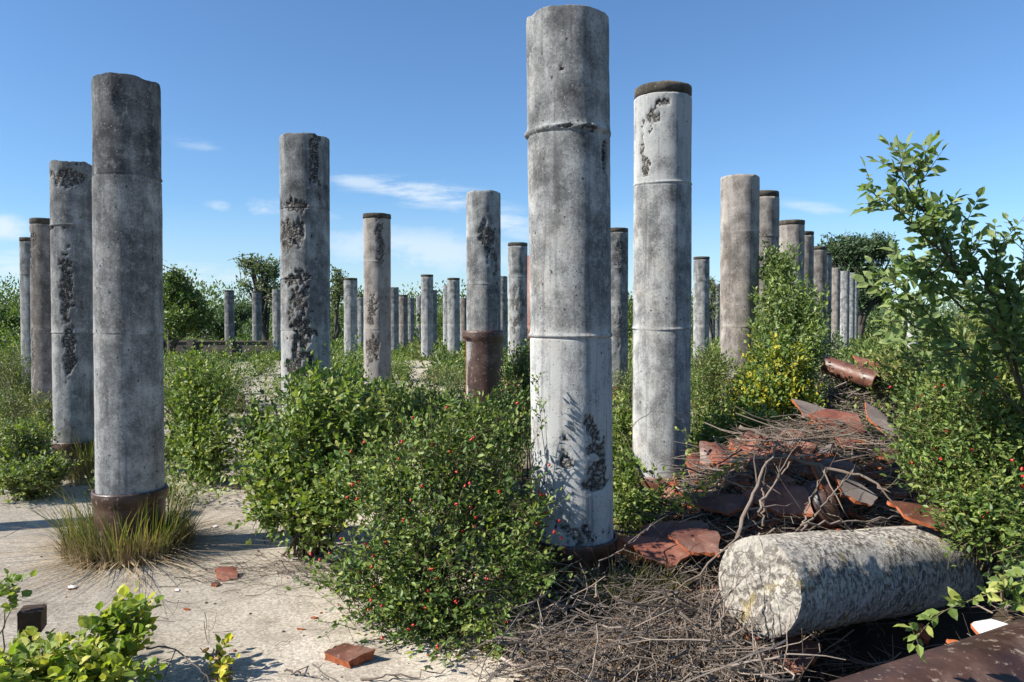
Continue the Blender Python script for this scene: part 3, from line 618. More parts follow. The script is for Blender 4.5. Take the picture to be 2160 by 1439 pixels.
spray('vine_shoot', 'long thin shoot trailing over the slab towards the grass footed column', 'vine', [
    ([(640, 1020, 5.0), (560, 1010, 5.0), (500, 1020, 5.0), (430, 1040, 5.0)], .3, .003), ([(640, 1070, 4.9), (560, 1090, 4.9), (480, 1110, 4.9)], .2, .003), ([(620, 1090, 4.8), (600, 1110, 4.7), (610, 1150, 4.6)], .3, .003)], .04, .6, L_VINE, .035, B4, seed=36, side=.06)
B5 = P(700, 1260, 4.1); B5[2] = 0
spray('vine_shoot', 'short berried twig reaching left out of the dark green bush', 'vine', [
    ([(800, 1250, 4.0), (740, 1250, 4.0), (690, 1240, 4.0), (635, 1222, 4.0)], .2, .003), ([(820, 1340, 3.9), (780, 1310, 3.9), (770, 1290, 3.9)], .2, .003)], .03, .5, L_HONEY, .02, B5, seed=37, side=.05)
# --- mid-ground shrubs, copies of three kinds
def proto(seed, mat, mat2, L, H, Wd, n):
    rng = np.random.default_rng(seed)
    envs = [(np.array([rng.normal() * Wd * .3, rng.normal() * Wd * .3, H * (.35 + .3 * rng.random())]), np.array([Wd * .45, Wd * .45, H * .42])) for _ in range(4)] + [(np.array([0, 0, H * .6]), np.array([Wd * .3, Wd * .3, H * .42]))]
    a = Acc(); 
    V, FS, tw, e = twigs(rng, envs, n, .25 * H + .08, 6, L, .5, base=np.zeros(3), T=LT4, ground=False, upb=.7); a.add(V, FS, 0)
    V, FS, tw, e = twigs(rng, envs, n // 3, .25 * H + .08, 6, L, .5, base=np.zeros(3), T=LT4, ground=False, upb=.7); a.add(V, FS, 1)
    fol = a.mesh('foliage', [mat, mat2])
    tg = tw[:24, 0]; s = np.linspace(0, 1, 4)[None, :, None]; pl = tg[:, None] * s; pl[..., 2] -= .05 * (1 - s[..., 0])
    v, f = tubes(pl, np.array([[.014, .012, .008, .004]]) * np.ones((len(tg), 1)), 4)
    return fol, mesh_from('stems', v, f, M_STEM)
PR = [proto(101, L_HONEY, L_VINE, .06, 1.2, 1.3, 420), proto(102, L_WEED, L_DUST, .055, .8, 1.2, 420), proto(103, L_VINE, L_HONEY, .07, 1.0, 1.1, 330), proto(104, L_DUST, L_WEED, .045, .9, 1.0, 420), proto(105, L_HONEY, L_BROWN, .06, .9, 1.4, 420)]
def place(k, px, Y, sc, rot, label, x=None):
    x = (px - 1080) * Y / F if x is None else x; z = float(gh(x, Y))
    r = empty('shrub', (x, Y, z), label, 'shrub', SH); r.scale = (sc, sc, sc); r.rotation_euler = (0, 0, rot)
    link('foliage', PR[k][0], r); link('stems', PR[k][1], r)
mids = [(0, 460, 15, 1.1, 'dark bush left of the scarred column, on the far side of the slab'), (4, 510, 14, .7, 'brownish low bush between the low wall and the scarred column'), (2, 385, 12.5, .9, 'small green bush behind the leafy bush by the grass footed column'),
    (1, 360, 20, 1.2, 'weedy bush under the low wall at its left end'), (4, 440, 22, 1., 'brown tinged bush midway along the low wall'), (2, 545, 24, .9, 'bush under the right end of the low wall'), (3, 560, 9.5, .6, 'pale weed clump left of the foot of the scarred column'),
    (3, 720, 12, .85, 'dusty shrub between scarred column and whitish capped column'), (0, 735, 16, 1.1, 'green bush beyond the dusty shrub, right of the scarred column'), (1, 760, 21, 1.2, 'weedy shrub at the foot of the far wide column'),
    (3, 850, 12, .8, 'dusty shrub right of the whitish capped column'), (2, 845, 22, .9, 'green bush at the far edge of the middle clearing'), (1, 930, 12.5, .8, 'weedy shrub below the stepped far column'), (3, 955, 14, 1., 'grey green weed left of the brown pipe column'),
    (1, 975, 18, 1., 'weedy bush left of the brown pipe, farther off'), (4, 925, 20, .7, 'reddish low bush by the stepped far column'), (0, 1105, 14, 1.1, 'dark shrub below the crazed column'), (1, 1325, 11, .8, 'weedy shrub right of the mottled column'), (3, 1310, 15, 1., 'dusty shrub at the foot of the mottled column'),
    (0, 1470, 14, 1., 'dark shrub at the foot of the capped column left of the buff one'), (1, 1500, 17, 1.1, 'weedy shrub behind the dark fine leaved bush'), (2, 1740, 11.5, 1., 'green shrub under the far right row'), (1, 1800, 13, 1.2, 'weedy shrub right of the lying clay pipe'),
    (0, 1860, 16, 1.2, 'dark shrub in the field left of the white stump'), (2, 1925, 14, 1.1, 'green shrub just before the white stump'), (3, 1890, 11, .9, 'dusty shrub left of the light green thicket'), (1, 1990, 12, 1.3, 'weedy shrub right of the white stump'), (0, 2080, 13, 1.5, 'dark shrub behind the elm sapling stem'),
    (1, 20, 17, 1.5, 'large weedy bush at the far left edge'), (0, 5, 24, 1.6, 'dark bush at the far left edge, farther off'), (2, 55, 13, .8, 'green bush behind the leftmost slim column'), (1, 5, 11.5, .9, 'weedy bush at the left edge beyond the slab edge'), (4, 30, 10, .6, 'low brown tinged bush at the left edge'), 
    (3, 345, 9.0, .5, 'dusty weed behind the grass footed column'), (3, 640, 8.6, .6, 'pale weed hiding the foot of the scarred column'), (3, 790, 9.5, .55, 'pale weed before the whitish capped column'), (1, 880, 8.7, .7, 'weed clump in front of the middle clearing'), (3, 1000, 9.4, .55, 'pale weed before the brown clay pipe'),
    (2, 590, 17, .6, 'small green bush just left behind the scarred column'), (2, 1885, 7.4, .42, 'small green bush covering the right end of the lying clay pipe')]
for n_, (k, px, Yd, sc, lab) in enumerate(mids): place(k, px, Yd, sc, n_ * 1.7, lab)
# --- stuff: undergrowth, thicket
def cloud_plants(name, label, pts, H, Wd, nper, Lf, mats, seed, cat='undergrowth'):
    rng = np.random.default_rng(seed); N = len(pts)
    H = np.broadcast_to(H, (N,)); Wd = np.broadcast_to(Wd, (N,)); Lf = np.broadcast_to(Lf, (N,))
    u = nz(rng.normal(size=(N, nper, 3))); rad = rng.random((N, nper, 1)) ** .4
    q = u * rad * np.stack([Wd, Wd, H * .55], -1)[:, None]; q[..., 2] += (H * .48)[:, None]
    q[..., 2] = np.abs(q[..., 2]); pos = pts[:, None] + q
    ax = nz(u * .6 + np.array([0, 0, .7]) + rng.normal(size=u.shape) * .5)
    nr = nz(rng.normal(size=u.shape) * .6 + np.array([0, -.1, .6]))
    Ls = (Lf[:, None] * (.6 + .8 * rng.random((N, nper)))).ravel()
    V, FS = leaves(pos.reshape(-1, 3), ax.reshape(-1, 3), nr.reshape(-1, 3), Ls, .5, LT4)
    T2 = FS[0]; m = (rng.random(N) * len(mats)).astype(int); per = nper * 2
    mi = np.repeat(m, per)
    FSs = [T2[mi == k] for k in range(len(mats))]
    return tag(link(name, mesh_from(name, V, FSs, mats, list(range(len(mats))))), label, cat, kind='stuff')
rng = np.random.default_rng(5)
def scatter(n, y0, y1, xlim=.75, thr=.5, sc=.45, seed=9):
    Yv = y0 * (y1 / y0) ** rng.random(n); Xv = (rng.random(n) * 2 - 1) * (xlim * Yv + 1)
    g = fbm(np.stack([Xv, Yv, Xv * 0], -1) * sc, 3, seed)
    bias = sst(12, 34, Yv) * .3 + sst(2., 4.5, Xv) * .3 + sst(.42, .6, -Xv / Yv) * .22 - ((Xv / Yv > -.46) & (Xv / Yv < -.05) & (Yv > 9.3) & (Yv < 26)) * .06 - (((Xv / Yv > -.44) & (Xv / Yv < -.27)) | ((Xv / Yv > -.175) & (Xv / Yv < -.10))) * ((Yv > 12) & (Yv < 34)) * .6
    keep = g + bias > thr
    dd = np.ones(n, bool)
    for cx, cy in COLPOS: dd &= (Xv - cx) ** 2 + (Yv - cy) ** 2 > .28 ** 2
    keep &= dd
    Xv, Yv = Xv[keep], Yv[keep]
    return np.stack([Xv, Yv, gh(Xv, Yv)], -1)
pts = scatter(1400, 6.8, 13, .72, .665); pts = pts[(pts[:, 0] < -.2) | (pts[:, 0] > .2)]
qx = pts[:, 0] / pts[:, 1]; pts = pts[~(((qx > -.40) & (qx < -.30)) | (qx < -.56))]
pts = pts[~((pts[:, 0] > 1.0) & (pts[:, 0] < 3.5) & (pts[:, 1] < 7.6))]
hh = .12 + .22 * rng.random(len(pts))
cloud_plants('undergrowth', 'low weeds growing through the slab in the middle distance', pts, hh, hh * .8, 46, .05, [L_WEED, L_DUST, L_HONEY, L_VINE], 41)
pts = scatter(3300, 12, 60, .78, .56); hh = .2 + .6 * rng.random(len(pts)) * sst(8, 34, pts[:, 1]); qx = pts[:, 0] / pts[:, 1]; hh = np.where((qx > -.48) & (qx < -.28) & (pts[:, 1] < 38), hh * .5, hh)
cloud_plants('undergrowth', 'green weeds and low scrub spreading to the far edge of the site', pts, hh, hh * 1.1 + .1, 60, .045 + .0035 * pts[:, 1], [L_WEED, L_FAR, L_HONEY, L_FAR], 42)
def thicket(y, h0, n, seed, label, x0=-75, x1=75):
    rg = np.random.default_rng(seed); Xv = x0 + (x1 - x0) * rg.random(n); Yv = y + rg.normal(size=n) * 5
    t = fbm(np.stack([Xv * .09, Xv * 0, Xv * 0], -1), 3, seed); H = h0 * (.55 + .9 * t) * (.7 + .5 * rg.random(n))
    cloud_plants('thicket', label, np.stack([Xv, Yv, Xv * 0 - .1], -1), H, 1.6 + rg.random(n), 200, .30 * y / 70, [L_FAR, L_TREE, L_FAR], seed, 'thicket')
thicket(62, 3.1, 420, 51, 'continuous green thicket closing the view behind the farthest columns', -60, 60)
thicket(95, 5.4, 420, 52, 'dark tree belt on the horizon beyond the thicket', -95, 95)
# --- far trees
def tree(label, envs, n, L, px, Y, trunk_r, mat=L_TREE, seed=1, tlen=.9, shell=.2, mat2=None, name='tree', lump=.5):
    rng = np.random.default_rng(seed); base = np.array([(px - 1080) * Y / F, Y, 0.])
    root = empty(name, base, label, 'tree', 'trees beyond the columns')
    V, FS, tw, e = twigs(rng, envs, n, tlen, 7, L, .6, base=base, T=LT4, shell=shell, lump=lump, upb=.5, jit=.6)
    link('crown', mesh_from('crown', V - base, FS, mat), root)
    a = Acc(); top = np.mean([q[0] for q in envs], 0)
    K = 8; s = np.linspace(0, 1, K)[:, None]; tr = base * (1 - s) + top * s; tr[1:-1, :2] += rng.normal(size=(K - 2, 2)) * .15
    v, f = tubes((tr - base)[None], trunk_r * np.linspace(1, .35, K)[None], 10); a.add(v, f)
    for c, r in envs:
        for q in range(3):
            k = rng.integers(1, K - 2); tgt = c + rng.normal(size=3) * r * .45; p0 = tr[k]
            pl = p0 * (1 - s) + tgt * s; pl[:, 2] += .2 * np.sin(np.pi * s[:, 0])
            v, f = tubes((pl - base)[None], trunk_r * .45 * np.linspace(1, .15, K)[None], 6); a.add(v, f)
    for t_ in tw[::4]:
        v, f = tubes((t_[None] - base), np.array([[.03, .02, .01]]), 3); a.add(v, f)
    link('trunk', a.mesh('trunk', M_TRUNK, True), root)
YT = 55
tree('large dark round headed tree behind the end of the right row', [E(1775, 520, YT, 42, 28, 2.4), E(1830, 515, YT, 40, 24, 2.4), E(1870, 525, YT, 18, 24, 1.2), E(1790, 565, YT, 38, 28, 2.2), E(1825, 580, YT, 34, 34, 2.2), E(1850, 620, YT, 22, 20, 1.5), E(1755, 530, YT, 24, 24, 1.5), E(1800, 620, YT, 30, 24, 2)], 2300, .24, 1815, YT, .45, seed=61)
tree('airy pale tree with bent limbs behind the small far columns left of centre', [E(545, 555, 50, 22, 22, 1.2), E(520, 550, 50, 18, 14, 1), E(575, 560, 50, 24, 26, 1.4), E(560, 600, 50, 22, 22, 1.2), E(515, 595, 50, 14, 12, .8), E(590, 620, 50, 24, 30, 1.4), E(535, 640, 50, 24, 16, 1)], 600, .20, 560, 50, .28, L_DUST, seed=62, lump=.6)
tree('thin bare topped tree showing right of the scarred column', [E(712, 575, 50, 14, 16, .8), E(722, 600, 50, 16, 18, 1), E(705, 620, 50, 14, 24, 1)], 240, .19, 705, 50, .2, L_DUST, seed=63, lump=.6)
tree('bushy dark tree right of the tall grass footed column', [E(372, 605, 34, 28, 34, 1.2), E(400, 630, 34, 28, 26, 1.2), E(350, 640, 34, 30, 36, 1.2), E(372, 580, 34, 12, 18, .6), E(415, 665, 34, 30, 24, 1.2), E(380, 665, 33, 40, 30, 1.2)], 1500, .16, 372, 34, .2, L_HONEY, seed=64, tlen=.6)
tree('dark low tree right of the bushy one, behind the first small far column', [E(440, 670, 45, 34, 24, 1.6), E(500, 655, 46, 36, 22, 1.6), E(470, 680, 44, 40, 20, 1.4)], 900, .2, 470, 45, .2, L_TREE, seed=65, tlen=.7)
tree('low dark tree at the extreme left edge', [E(15, 672, 42, 26, 20, 1.4), E(-20, 660, 42, 30, 28, 1.5)], 500, .18, 5, 42, .2, L_HONEY, seed=66, tlen=.7)
tree('small tree behind the pair of thin columns left of the buff column', [E(1500, 600, 46, 10, 22, .6), E(1490, 640, 46, 20, 20, 1)], 160, .17, 1498, 46, .1, L_DUST, seed=67, tlen=.6)
tree('dark tree tip between the whitish capped column and the far wide column', [E(745, 620, 60, 20, 14, 1.3), E(765, 640, 60, 26, 18, 1.3)], 300, .22, 760, 60, .15, L_TREE, seed=68)
# ------------------------------------------------------------------ grass tufts
def grass_tuft(label, base, n, r0, r1, H, seed, straw=0, dry=.45, name='grass_tuft'):
    rng = np.random.default_rng(seed); base = np.array(base, float); root = empty(name, base, label, 'grass', 'grass tufts at column feet')
    def blades(n, r0, r1, H, wid, lay):
        t = rng.random(n) * 2 * np.pi; r = r0 + (r1 - r0) * rng.random(n); o = np.stack([np.cos(t), np.sin(t), t * 0], -1)
        h = H * (.45 + .65 * rng.random(n)); out = lay * (.1 + 1.1 * rng.random(n)); K = 6; s = np.linspace(0, 1, K)[None]
        tw = o + rng.normal(size=o.shape) * .35
        c = (o * r[:, None])[:, None] + tw[:, None] * ((out * h)[:, None] * s ** 1.6)[..., None]
        c[..., 2] = h[:, None] * (s - .22 * lay * s ** 3) if lay < 2 else .012 + .035 * rng.random((n, 1)) + .05 * np.sin(s * 3) * rng.random((n, 1))
        sd = nz(np.cross(tw, np.array([0, 0, 1.])) + rng.normal(size=o.shape) * .3)
        w = wid * np.array([1, .95, .85, .6, .35, .04])
        L = c - sd[:, None] * w[None, :, None]; Rr = c + sd[:, None] * w[None, :, None]
        V = np.stack([L, Rr], 2).reshape(-1, 3); i0 = (np.arange(n) * K * 2)[:, None] + np.arange(K - 1)[None] * 2
        return V, [np.stack([i0, i0 + 1, i0 + 3, i0 + 2], -1).reshape(-1, 4)]
    a = Acc()
    V, f = blades(n, r0, r1, H, .0042, .55); a.add(V, f, 0)
    V, f = blades(int(n * dry), r0, r1 * 1.05, H * .5, .0035, .6); a.add(V, f, 1)
    link('blades', a.mesh('blades', [L_GRASS, L_STRAW]), root)
    if straw:
        V, f = blades(straw, r0 * .9, r1, .42, .0028, 2.2); link('straw', mesh_from('straw', V, f, L_STRAW), root)['label'] = 'flattened dry straw around the tuft'
b = P(271, 683, 800 / 147)
grass_tuft('grass tuft with dry straw ringing the foot of the tall left column', (b[0], b[1] - .02, 0), 620, .27, .40, .52, 71, 560, 2.2)
b = P(1206, 683, 800 / 173)
grass_tuft('green grass tuft at the right foot of the nearest column', (b[0] + .17, b[1] - .42, .02), 170, .02, .17, .36, 72, 60, .8)
grass_tuft('small grass tuft among the dead twigs right of the nearest column', (b[0] + .48, b[1] - .30, .05), 80, .01, .12, .28, 73, 40, .8)
b = P(155, 683, 800 / 98)
grass_tuft('tall seeding grass clump between the two left columns', (b[0] + .35, b[1] - .35, 0), 150, .02, .22, .65, 74, 40, 1.3)
grass_tuft('pale grass tuft left of the foot of the scarred column', (*P(560, 683, 7.6)[:2], 0), 260, .02, .35, .38, 75, 40, 1.)
grass_tuft('grass tuft in the clearing left of the scarred column', (*P(480, 683, 21)[:2], 0), 160, .02, .4, .5, 76, 0, 1.)
for k, (px, Y_) in enumerate([(1010, 9.2), (870, 9.6), (930, 10.5), (800, 10.8), (1030, 12.5)]):
    grass_tuft(['pale grass tuft before the brown clay pipe', 'pale grass tuft at the near side of the middle clearing', 'wispy grass below the grey capped far column', 'wispy grass at the foot of the whitish capped column', 'wispy grass right of the brown clay pipe'][k], (*P(px, 683, Y_)[:2], 0), 200, .02, .35, .5, 80 + k, 0, .9)
# ------------------------------------------------------------------ twigs and branches
def twig_pile(name, label, n, seed, fn, lenr=(.25, .9), rad=(.0015, .005), lift=.12, mat=M_TWIG, fork=True, tilt=.28, bendy=.35):
    rng = np.random.default_rng(seed); x, y, ang = fn(rng, n); L = lenr[0] + (lenr[1] - lenr[0]) * rng.random(n) ** 1.5
    K = 7; s = np.linspace(-.5, .5, K)[None]; 
    bend = rng.normal(size=(n, 1)) * bendy; aa = ang[:, None] + bend * s * 2
    dx = np.cos(aa) * L[:, None] / (K - 1); dy = np.sin(aa) * L[:, None] / (K - 1)
    X_ = x[:, None] + np.cumsum(dx, 1) - dx.sum(1, keepdims=True) / 2; Y_ = y[:, None] + np.cumsum(dy, 1) - dy.sum(1, keepdims=True) / 2
    zb = gh(x, y)[:, None] + lift * rng.random((n, 1)) ** 1.3 + rng.normal(size=(n, 1)) * tilt * L[:, None] * s
    Z_ = np.maximum(zb + .05 * rng.normal(size=(n, 1)) * (s * 2) ** 2, gh(X_, Y_) + .004)
    X_ += rng.normal(size=X_.shape) * .006; Z_ += np.abs(rng.normal(size=X_.shape)) * .006
    pts = np.stack([X_, Y_, Z_], -1); r = (rad[0] + (rad[1] - rad[0]) * rng.random((n, 1)) ** 2.5) * np.linspace(1, .35, K)[None]
    a = Acc(); v, f = tubes(pts, r, 4); a.add(v, f)
    if fork:
        k = rng.integers(1, K - 2, n); p0 = pts[np.arange(n), k]; d0 = pts[np.arange(n), k + 1] - p0
        d = nz(nz(d0) + rng.normal(size=d0.shape) * .55); l2 = L * .4 * rng.random(n)
        q = p0[:, None] + d[:, None] * (l2[:, None] * np.linspace(0, 1, 4)[None])[..., None]
        v, f = tubes(q, r[:, 2:3] * np.array([[.7, .55, .4, .25]]), 4); a.add(v, f)
    return tag(link(name, a.mesh(name, mat)), label, 'twigs', kind='stuff')
def f_front(rng, n):
    px = 1090 + 560 * rng.random(n) ** .9; py = 1120 + 400 * rng.random(n); Yv = np.array([min(5.2, EYE * F / (q - 683)) for q in py + 30])
    x = (px - 1080) * Yv / F; return x, Yv, np.where(rng.random(n) < .55, R_(38) + rng.normal(size=n) * .35, rng.random(n) * 6.3)
twig_pile('brush_pile', 'tangled heap of dead grey twigs at the foot of the fallen column', 1500, 91, f_front, (.12, .7), (.0012, .0075), .22, bendy=.5)
twig_pile('brush_pile', 'longer pale sticks and canes on top of the heap of dead twigs', 150, 191, f_front, (.3, 1.0), (.002, .009), .26, M_PALE, tilt=.1, bendy=.7)
def f_up(rng, n):
    x = 2.35 + rng.normal(size=n) * .7; y = 5.5 + rng.normal(size=n) * .5; return x, y, np.where(rng.random(n) < .6, rng.normal(size=n) * .35 - .2, rng.random(n) * 6.3)
twig_pile('brush_pile', 'dead grey twigs matted over the top of the clay rubble heap', 950, 92, f_up, (.2, .9), (.0015, .006), .12, tilt=.15, bendy=.6)
def f_mid(rng, n):
    x = 1.55 + rng.normal(size=n) * .42; y = 4.75 + rng.normal(size=n) * .35; return x, y, rng.random(n) * 6.3
twig_pile('brush_pile', 'dead twigs scattered over the clay shards behind the fallen column', 420, 93, f_mid, (.2, .8), (.0015, .0055), .16)
def f_back(rng, n):
    x = 3.6 + rng.normal(size=n) * .38; y = 7.85 + rng.normal(size=n) * .32; return x, y, rng.random(n) * 6.3
def shift_pile(o, dz): o.location.z += dz
twig_pile('brush_pile', 'dark heap of dead branches under the lying clay pipe', 1000, 94, f_back, (.2, .7), (.002, .008), .22, bendy=.6)
def f_hollow(rng, n):
    return 1.5 + 1.5 * rng.random(n), 3.15 + .75 * rng.random(n), rng.random(n) * 6.3
twig_pile('brush_pile', 'dead twigs in the dark hollow under the fallen column', 260, 194, f_hollow, (.15, .7), (.0015, .006), .1, bendy=.6)
def f_litter(rng, n):
    x = -2.6 + 2.5 * rng.random(n); y = 3.4 + 3.0 * rng.random(n); return x, y, rng.random(n) * 6.3
twig_pile('litter', 'thin dry twigs and straw strewn over the sandy slab', 110, 95, f_litter, (.05, .3), (.0008, .002), .004, fork=True)
def f_l2(rng, n):
    x = -1.5 + rng.normal(size=n) * .4; y = 4.95 + rng.normal(size=n) * .14; return x, y, rng.normal(size=n) * .5
twig_pile('litter', 'dark twig litter on the slab under the vine covered bush', 220, 96, f_l2, (.05, .4), (.001, .003), .02)
# fine matted dead stuff over soil
def litter_leaves(name, label, n, fn, seed, L, mat):
    rng = np.random.default_rng(seed); x, y, _ = fn(rng, n); p = np.stack([x, y, gh(x, y) + .006 + .03 * rng.random(n)], -1)
    V, FS = leaves(p, rng.normal(size=(n, 3)) * np.array([1, 1, .3]), np.array([0, 0, 1.]) + rng.normal(size=(n, 3)) * .4, L * (.5 + rng.random(n)), .5, LT4)
    tag(link(name, mesh_from(name, V, FS, mat)), label, 'leaf litter', kind='stuff')
litter_leaves('leaf_litter', 'brown leaf litter among the dead twigs in the foreground', 6500, f_front, 97, .028, L_BROWN)
litter_leaves('leaf_litter', 'brown leaf litter in the hollow under the fallen column', 1600, f_hollow, 199, .03, L_BROWN)
litter_leaves('leaf_litter', 'brown leaf litter over the rubble heap', 2600, f_up, 98, .03, L_BROWN)
def f_peb(rng, n):
    x = -3.4 + 3.4 * rng.random(n); y = 3.35 + 5 * rng.random(n) ** 1.3; return x, y, 0
def pebbles():
    rng = np.random.default_rng(99); a = Acc(); v0, f0 = ico(1, np.zeros(3), 1)
    for k in range(420):
        x, y, _ = f_peb(rng, 1); s = .0025 + .007 * rng.random() ** 4
        a.add(v0 * s * np.array([1, 1.3, .6]) + np.array([x[0], y[0], gh(x[0], y[0]) + s * .3]), [f0], 0 if rng.random() < .65 else 1)
    tag(link('grit', a.mesh('grit', [M_WALL, M_FRAC])), 'tiny stone and clay crumbs lying on the slab', 'grit', kind='stuff')
pebbles()
def f_edge(rng, n):
    t = rng.random(n); x = -.9 + 1.0 * t + rng.normal(size=n) * .12; y = 3.55 + .9 * (1 - t) + rng.normal(size=n) * .12; return x, y, rng.random(n) * 6.3
litter_leaves('leaf_litter', 'brown dead leaves and bits on the slab along the edge of the dark bush', 900, f_edge, 196, .018, L_BROWN)
twig_pile('litter', 'short twigs on the slab along the edge of the dark bush', 160, 197, f_edge, (.04, .25), (.0008, .0022), .01)
def f_slab(rng, n): return -3.6 + 3.8 * rng.random(n), 3.4 + 4.5 * rng.random(n) ** 1.2, 0
litter_leaves('leaf_litter', 'scattered tiny dry leaf bits across the open slab', 500, f_slab, 198, .011, L_BROWN)
# individual dead branches
def branch(label, pts, r, seed, forks=3):
    rng = np.random.default_rng(seed); p = np.array([P(*q) for q in pts]); K = 16; t = np.linspace(0, len(p) - 1, K)
    c = np.stack([np.interp(t, np.arange(len(p)), p[:, j]) for j in range(3)], -1); c[1:-1] = .25 * c[:-2] + .5 * c[1:-1] + .25 * c[2:]; c[1:-1] += rng.normal(size=(K - 2, 3)) * .007
    base = c[0].copy(); a = Acc(); v, f = tubes((c - base)[None], (r * np.linspace(1, .4, K) * (1 + .15 * rng.normal(size=K)))[None], 8); a.add(v, f)
    for q in range(forks):
        k = rng.integers(3, K - 3); d = nz(nz(c[k + 1] - c[k]) * .8 + rng.normal(size=3) * .5); l = .15 + .3 * rng.random(); s = np.linspace(0, 1, 6)[:, None]
        pl = c[k] + d * l * s + rng.normal(size=(6, 3)) * .006 * s; v, f = tubes((pl - base)[None], (r * .5 * np.linspace(1, .3, 6))[None], 6); a.add(v, f)
    tag(link('dead_branch', a.mesh('dead_branch', M_BRANCH, True), loc=base), label, 'branch', 'dead branches on the rubble')
branch('stout grey branch leaning from the rubble top down to the twig heap', [(1555, 1135, 4.1), (1590, 1040, 4.4), (1620, 975, 4.7), (1640, 930, 5.0)], .013, 1)
branch('forked branch crossing beside the stout leaning branch', [(1600, 1080, 4.2), (1640, 1010, 4.5), (1670, 975, 4.8)], .008, 2)
branch('long branch lying across the rubble towards the berried shrub', [(1650, 960, 5.0), (1740, 985, 4.9), (1830, 1010, 4.8), (1880, 1040, 4.7)], .012, 3)
branch('thin stick resting along the top of the fallen column', [(1690, 1108, 3.9), (1780, 1100, 4.1), (1900, 1090, 4.3)], .007, 4, 1)
branch('long pale stick sloping down left across the twig heap', [(1560, 1130, 3.9), (1450, 1230, 3.8), (1330, 1330, 3.65), (1240, 1400, 3.5)], .006, 5, 4)
branch('pale stick running from the nearest column foot to lower right', [(1130, 1240, 4.0), (1230, 1330, 3.75), (1330, 1370, 3.6), (1420, 1400, 3.5)], .006, 6, 4)
branch('bent stick arching over the bottom of the twig heap', [(1090, 1420, 3.5), (1180, 1395, 3.5), (1250, 1390, 3.5), (1300, 1360, 3.55)], .007, 7, 3)
branch('forked stick standing left of the fallen column face', [(1500, 1439, 3.4), (1480, 1370, 3.4), (1500, 1290, 3.45), (1530, 1200, 3.5)], .007, 8, 4)
branch('curved stick below the fallen column face', [(1530, 1340, 3.35), (1600, 1400, 3.3), (1700, 1430, 3.25)], .008, 9, 3)
branch('slanting stick above the far end of the stout branch', [(1560, 900, 5.6), (1640, 925, 5.5), (1760, 935, 5.3)], .012, 10, 3)
branch('upright stick poking out of the rubble centre', [(1610, 1110, 4.5), (1612, 1060, 4.5), (1608, 1030, 4.6)], .009, 11, 1)
branch('crossing stick right of the upright one', [(1700, 1110, 4.4), (1750, 1050, 4.6), (1800, 990, 4.8)], .007, 12, 3)
branch('thin stick rising steeply over the red shards', [(1690, 1120, 4.3), (1705, 1060, 4.5), (1740, 990, 4.7)], .006, 13, 2)
branch('diagonal stick from the twig heap to the nearest column', [(1250, 1200, 4.1), (1330, 1150, 4.3), (1400, 1080, 4.6)], .005, 14, 3)
branch('bare arching cane in front of the second tallest column', [(1335, 900, 5.6), (1370, 868, 5.6), (1420, 872, 5.6), (1450, 895, 5.6)], .003, 15, 1)
branch('lone dry stick at the bottom edge left of the dark bush', [(600, 1416, 3.5), (640, 1420, 3.48), (690, 1432, 3.45)], .005, 16, 1)
branch('whitish stick near the bottom edge under the dark bush', [(760, 1432, 3.45), (850, 1425, 3.45), (940, 1412, 3.5)], .006, 17, 2)
branch('long thin cane bowed over the slab at the bottom left', [(310, 1368, 3.4), (370, 1372, 3.38), (420, 1410, 3.3), (450, 1450, 3.25)], .005, 18, 2)
branch('grey stick lying high on the rubble below the plank shard', [(1880, 960, 5.2), (1950, 1010, 4.8), (2000, 1020, 4.6)], .009, 19, 3)
# ------------------------------------------------------------------ clay shards
def shard_mesh(seed, R, a, b_, th=.022):
    rng = np.random.default_rng(seed); nv = rng.integers(4, 7); ang = np.sort(rng.random(nv) * .5 + np.arange(nv)) / nv * 2 * np.pi
    rad = .75 + .4 * rng.random(nv); N = 28; t = np.arange(N) / N * 2 * np.pi
    corner = np.stack([np.cos(ang) * rad, np.sin(ang) * rad], -1)
    pts = []
    for k in range(nv):
        m = N // nv + (k < N % nv)
        for q in range(m): pts.append(corner[k] * (1 - q / m) + corner[(k + 1) % nv] * (q / m))
    o = np.array(pts); o += rng.normal(size=o.shape) * .025
    rings = [0.02, .35, .7, 1.0]; U = np.concatenate([o * r for r in rings]) * np.array([a, b_])
    def surf(U, R): 
        return np.stack([R * np.sin(U[:, 0] / R), U[:, 1], R * np.cos(U[:, 0] / R) - R], -1)
    top = surf(U, R); bot = surf(U * (1 - .03 * rng.random((len(U), 1))), R - 0) ; bot[:, 2] -= th; bot[-N:, :2] += rng.normal(size=(N, 2)) * th * .25
    V = np.concatenate([top, bot]); M = len(top); Q = []; 
    for k in range(3):
        for s in range(N):
            s2 = (s + 1) % N; Q.append((k * N + s, (k + 1) * N + s, (k + 1) * N + s2, k * N + s2)); 
    Q = np.array(Q); Qb = Q[:, ::-1] + M
    e = 3 * N + np.arange(N); e2 = 3 * N + (np.arange(N) + 1) % N
    side = np.stack([e, e + M, e2 + M, e2], -1)
    return V, Q, Qb, side
def shard(label, loc, rot, size, seed, R=.24, mat=M_GLAZE, asp=1.4, th=.022, name='clay_shard', group='broken clay pipe shards'):
    V, Q, Qb, side = shard_mesh(seed, R, size, size * asp, th)
    me = mesh_from(name, V, [Q, Qb, side], [mat, M_FRAC], [0, 0 if seed % 3 else 1, 1])
    o = link(name, me, loc=loc); o.rotation_mode = 'ZYX'; o.rotation_euler = rot
    return tag(o, label, 'shard', group)
on = lambda px, Y, dz=0: np.array([(px - 1080) * Y / F, Y, float(gh((px - 1080) * Y / F, Y)) + dz])
def ong(px, py, dz=.0):
    Y = EYE * F / (py - 683); return on(px, Y, dz)
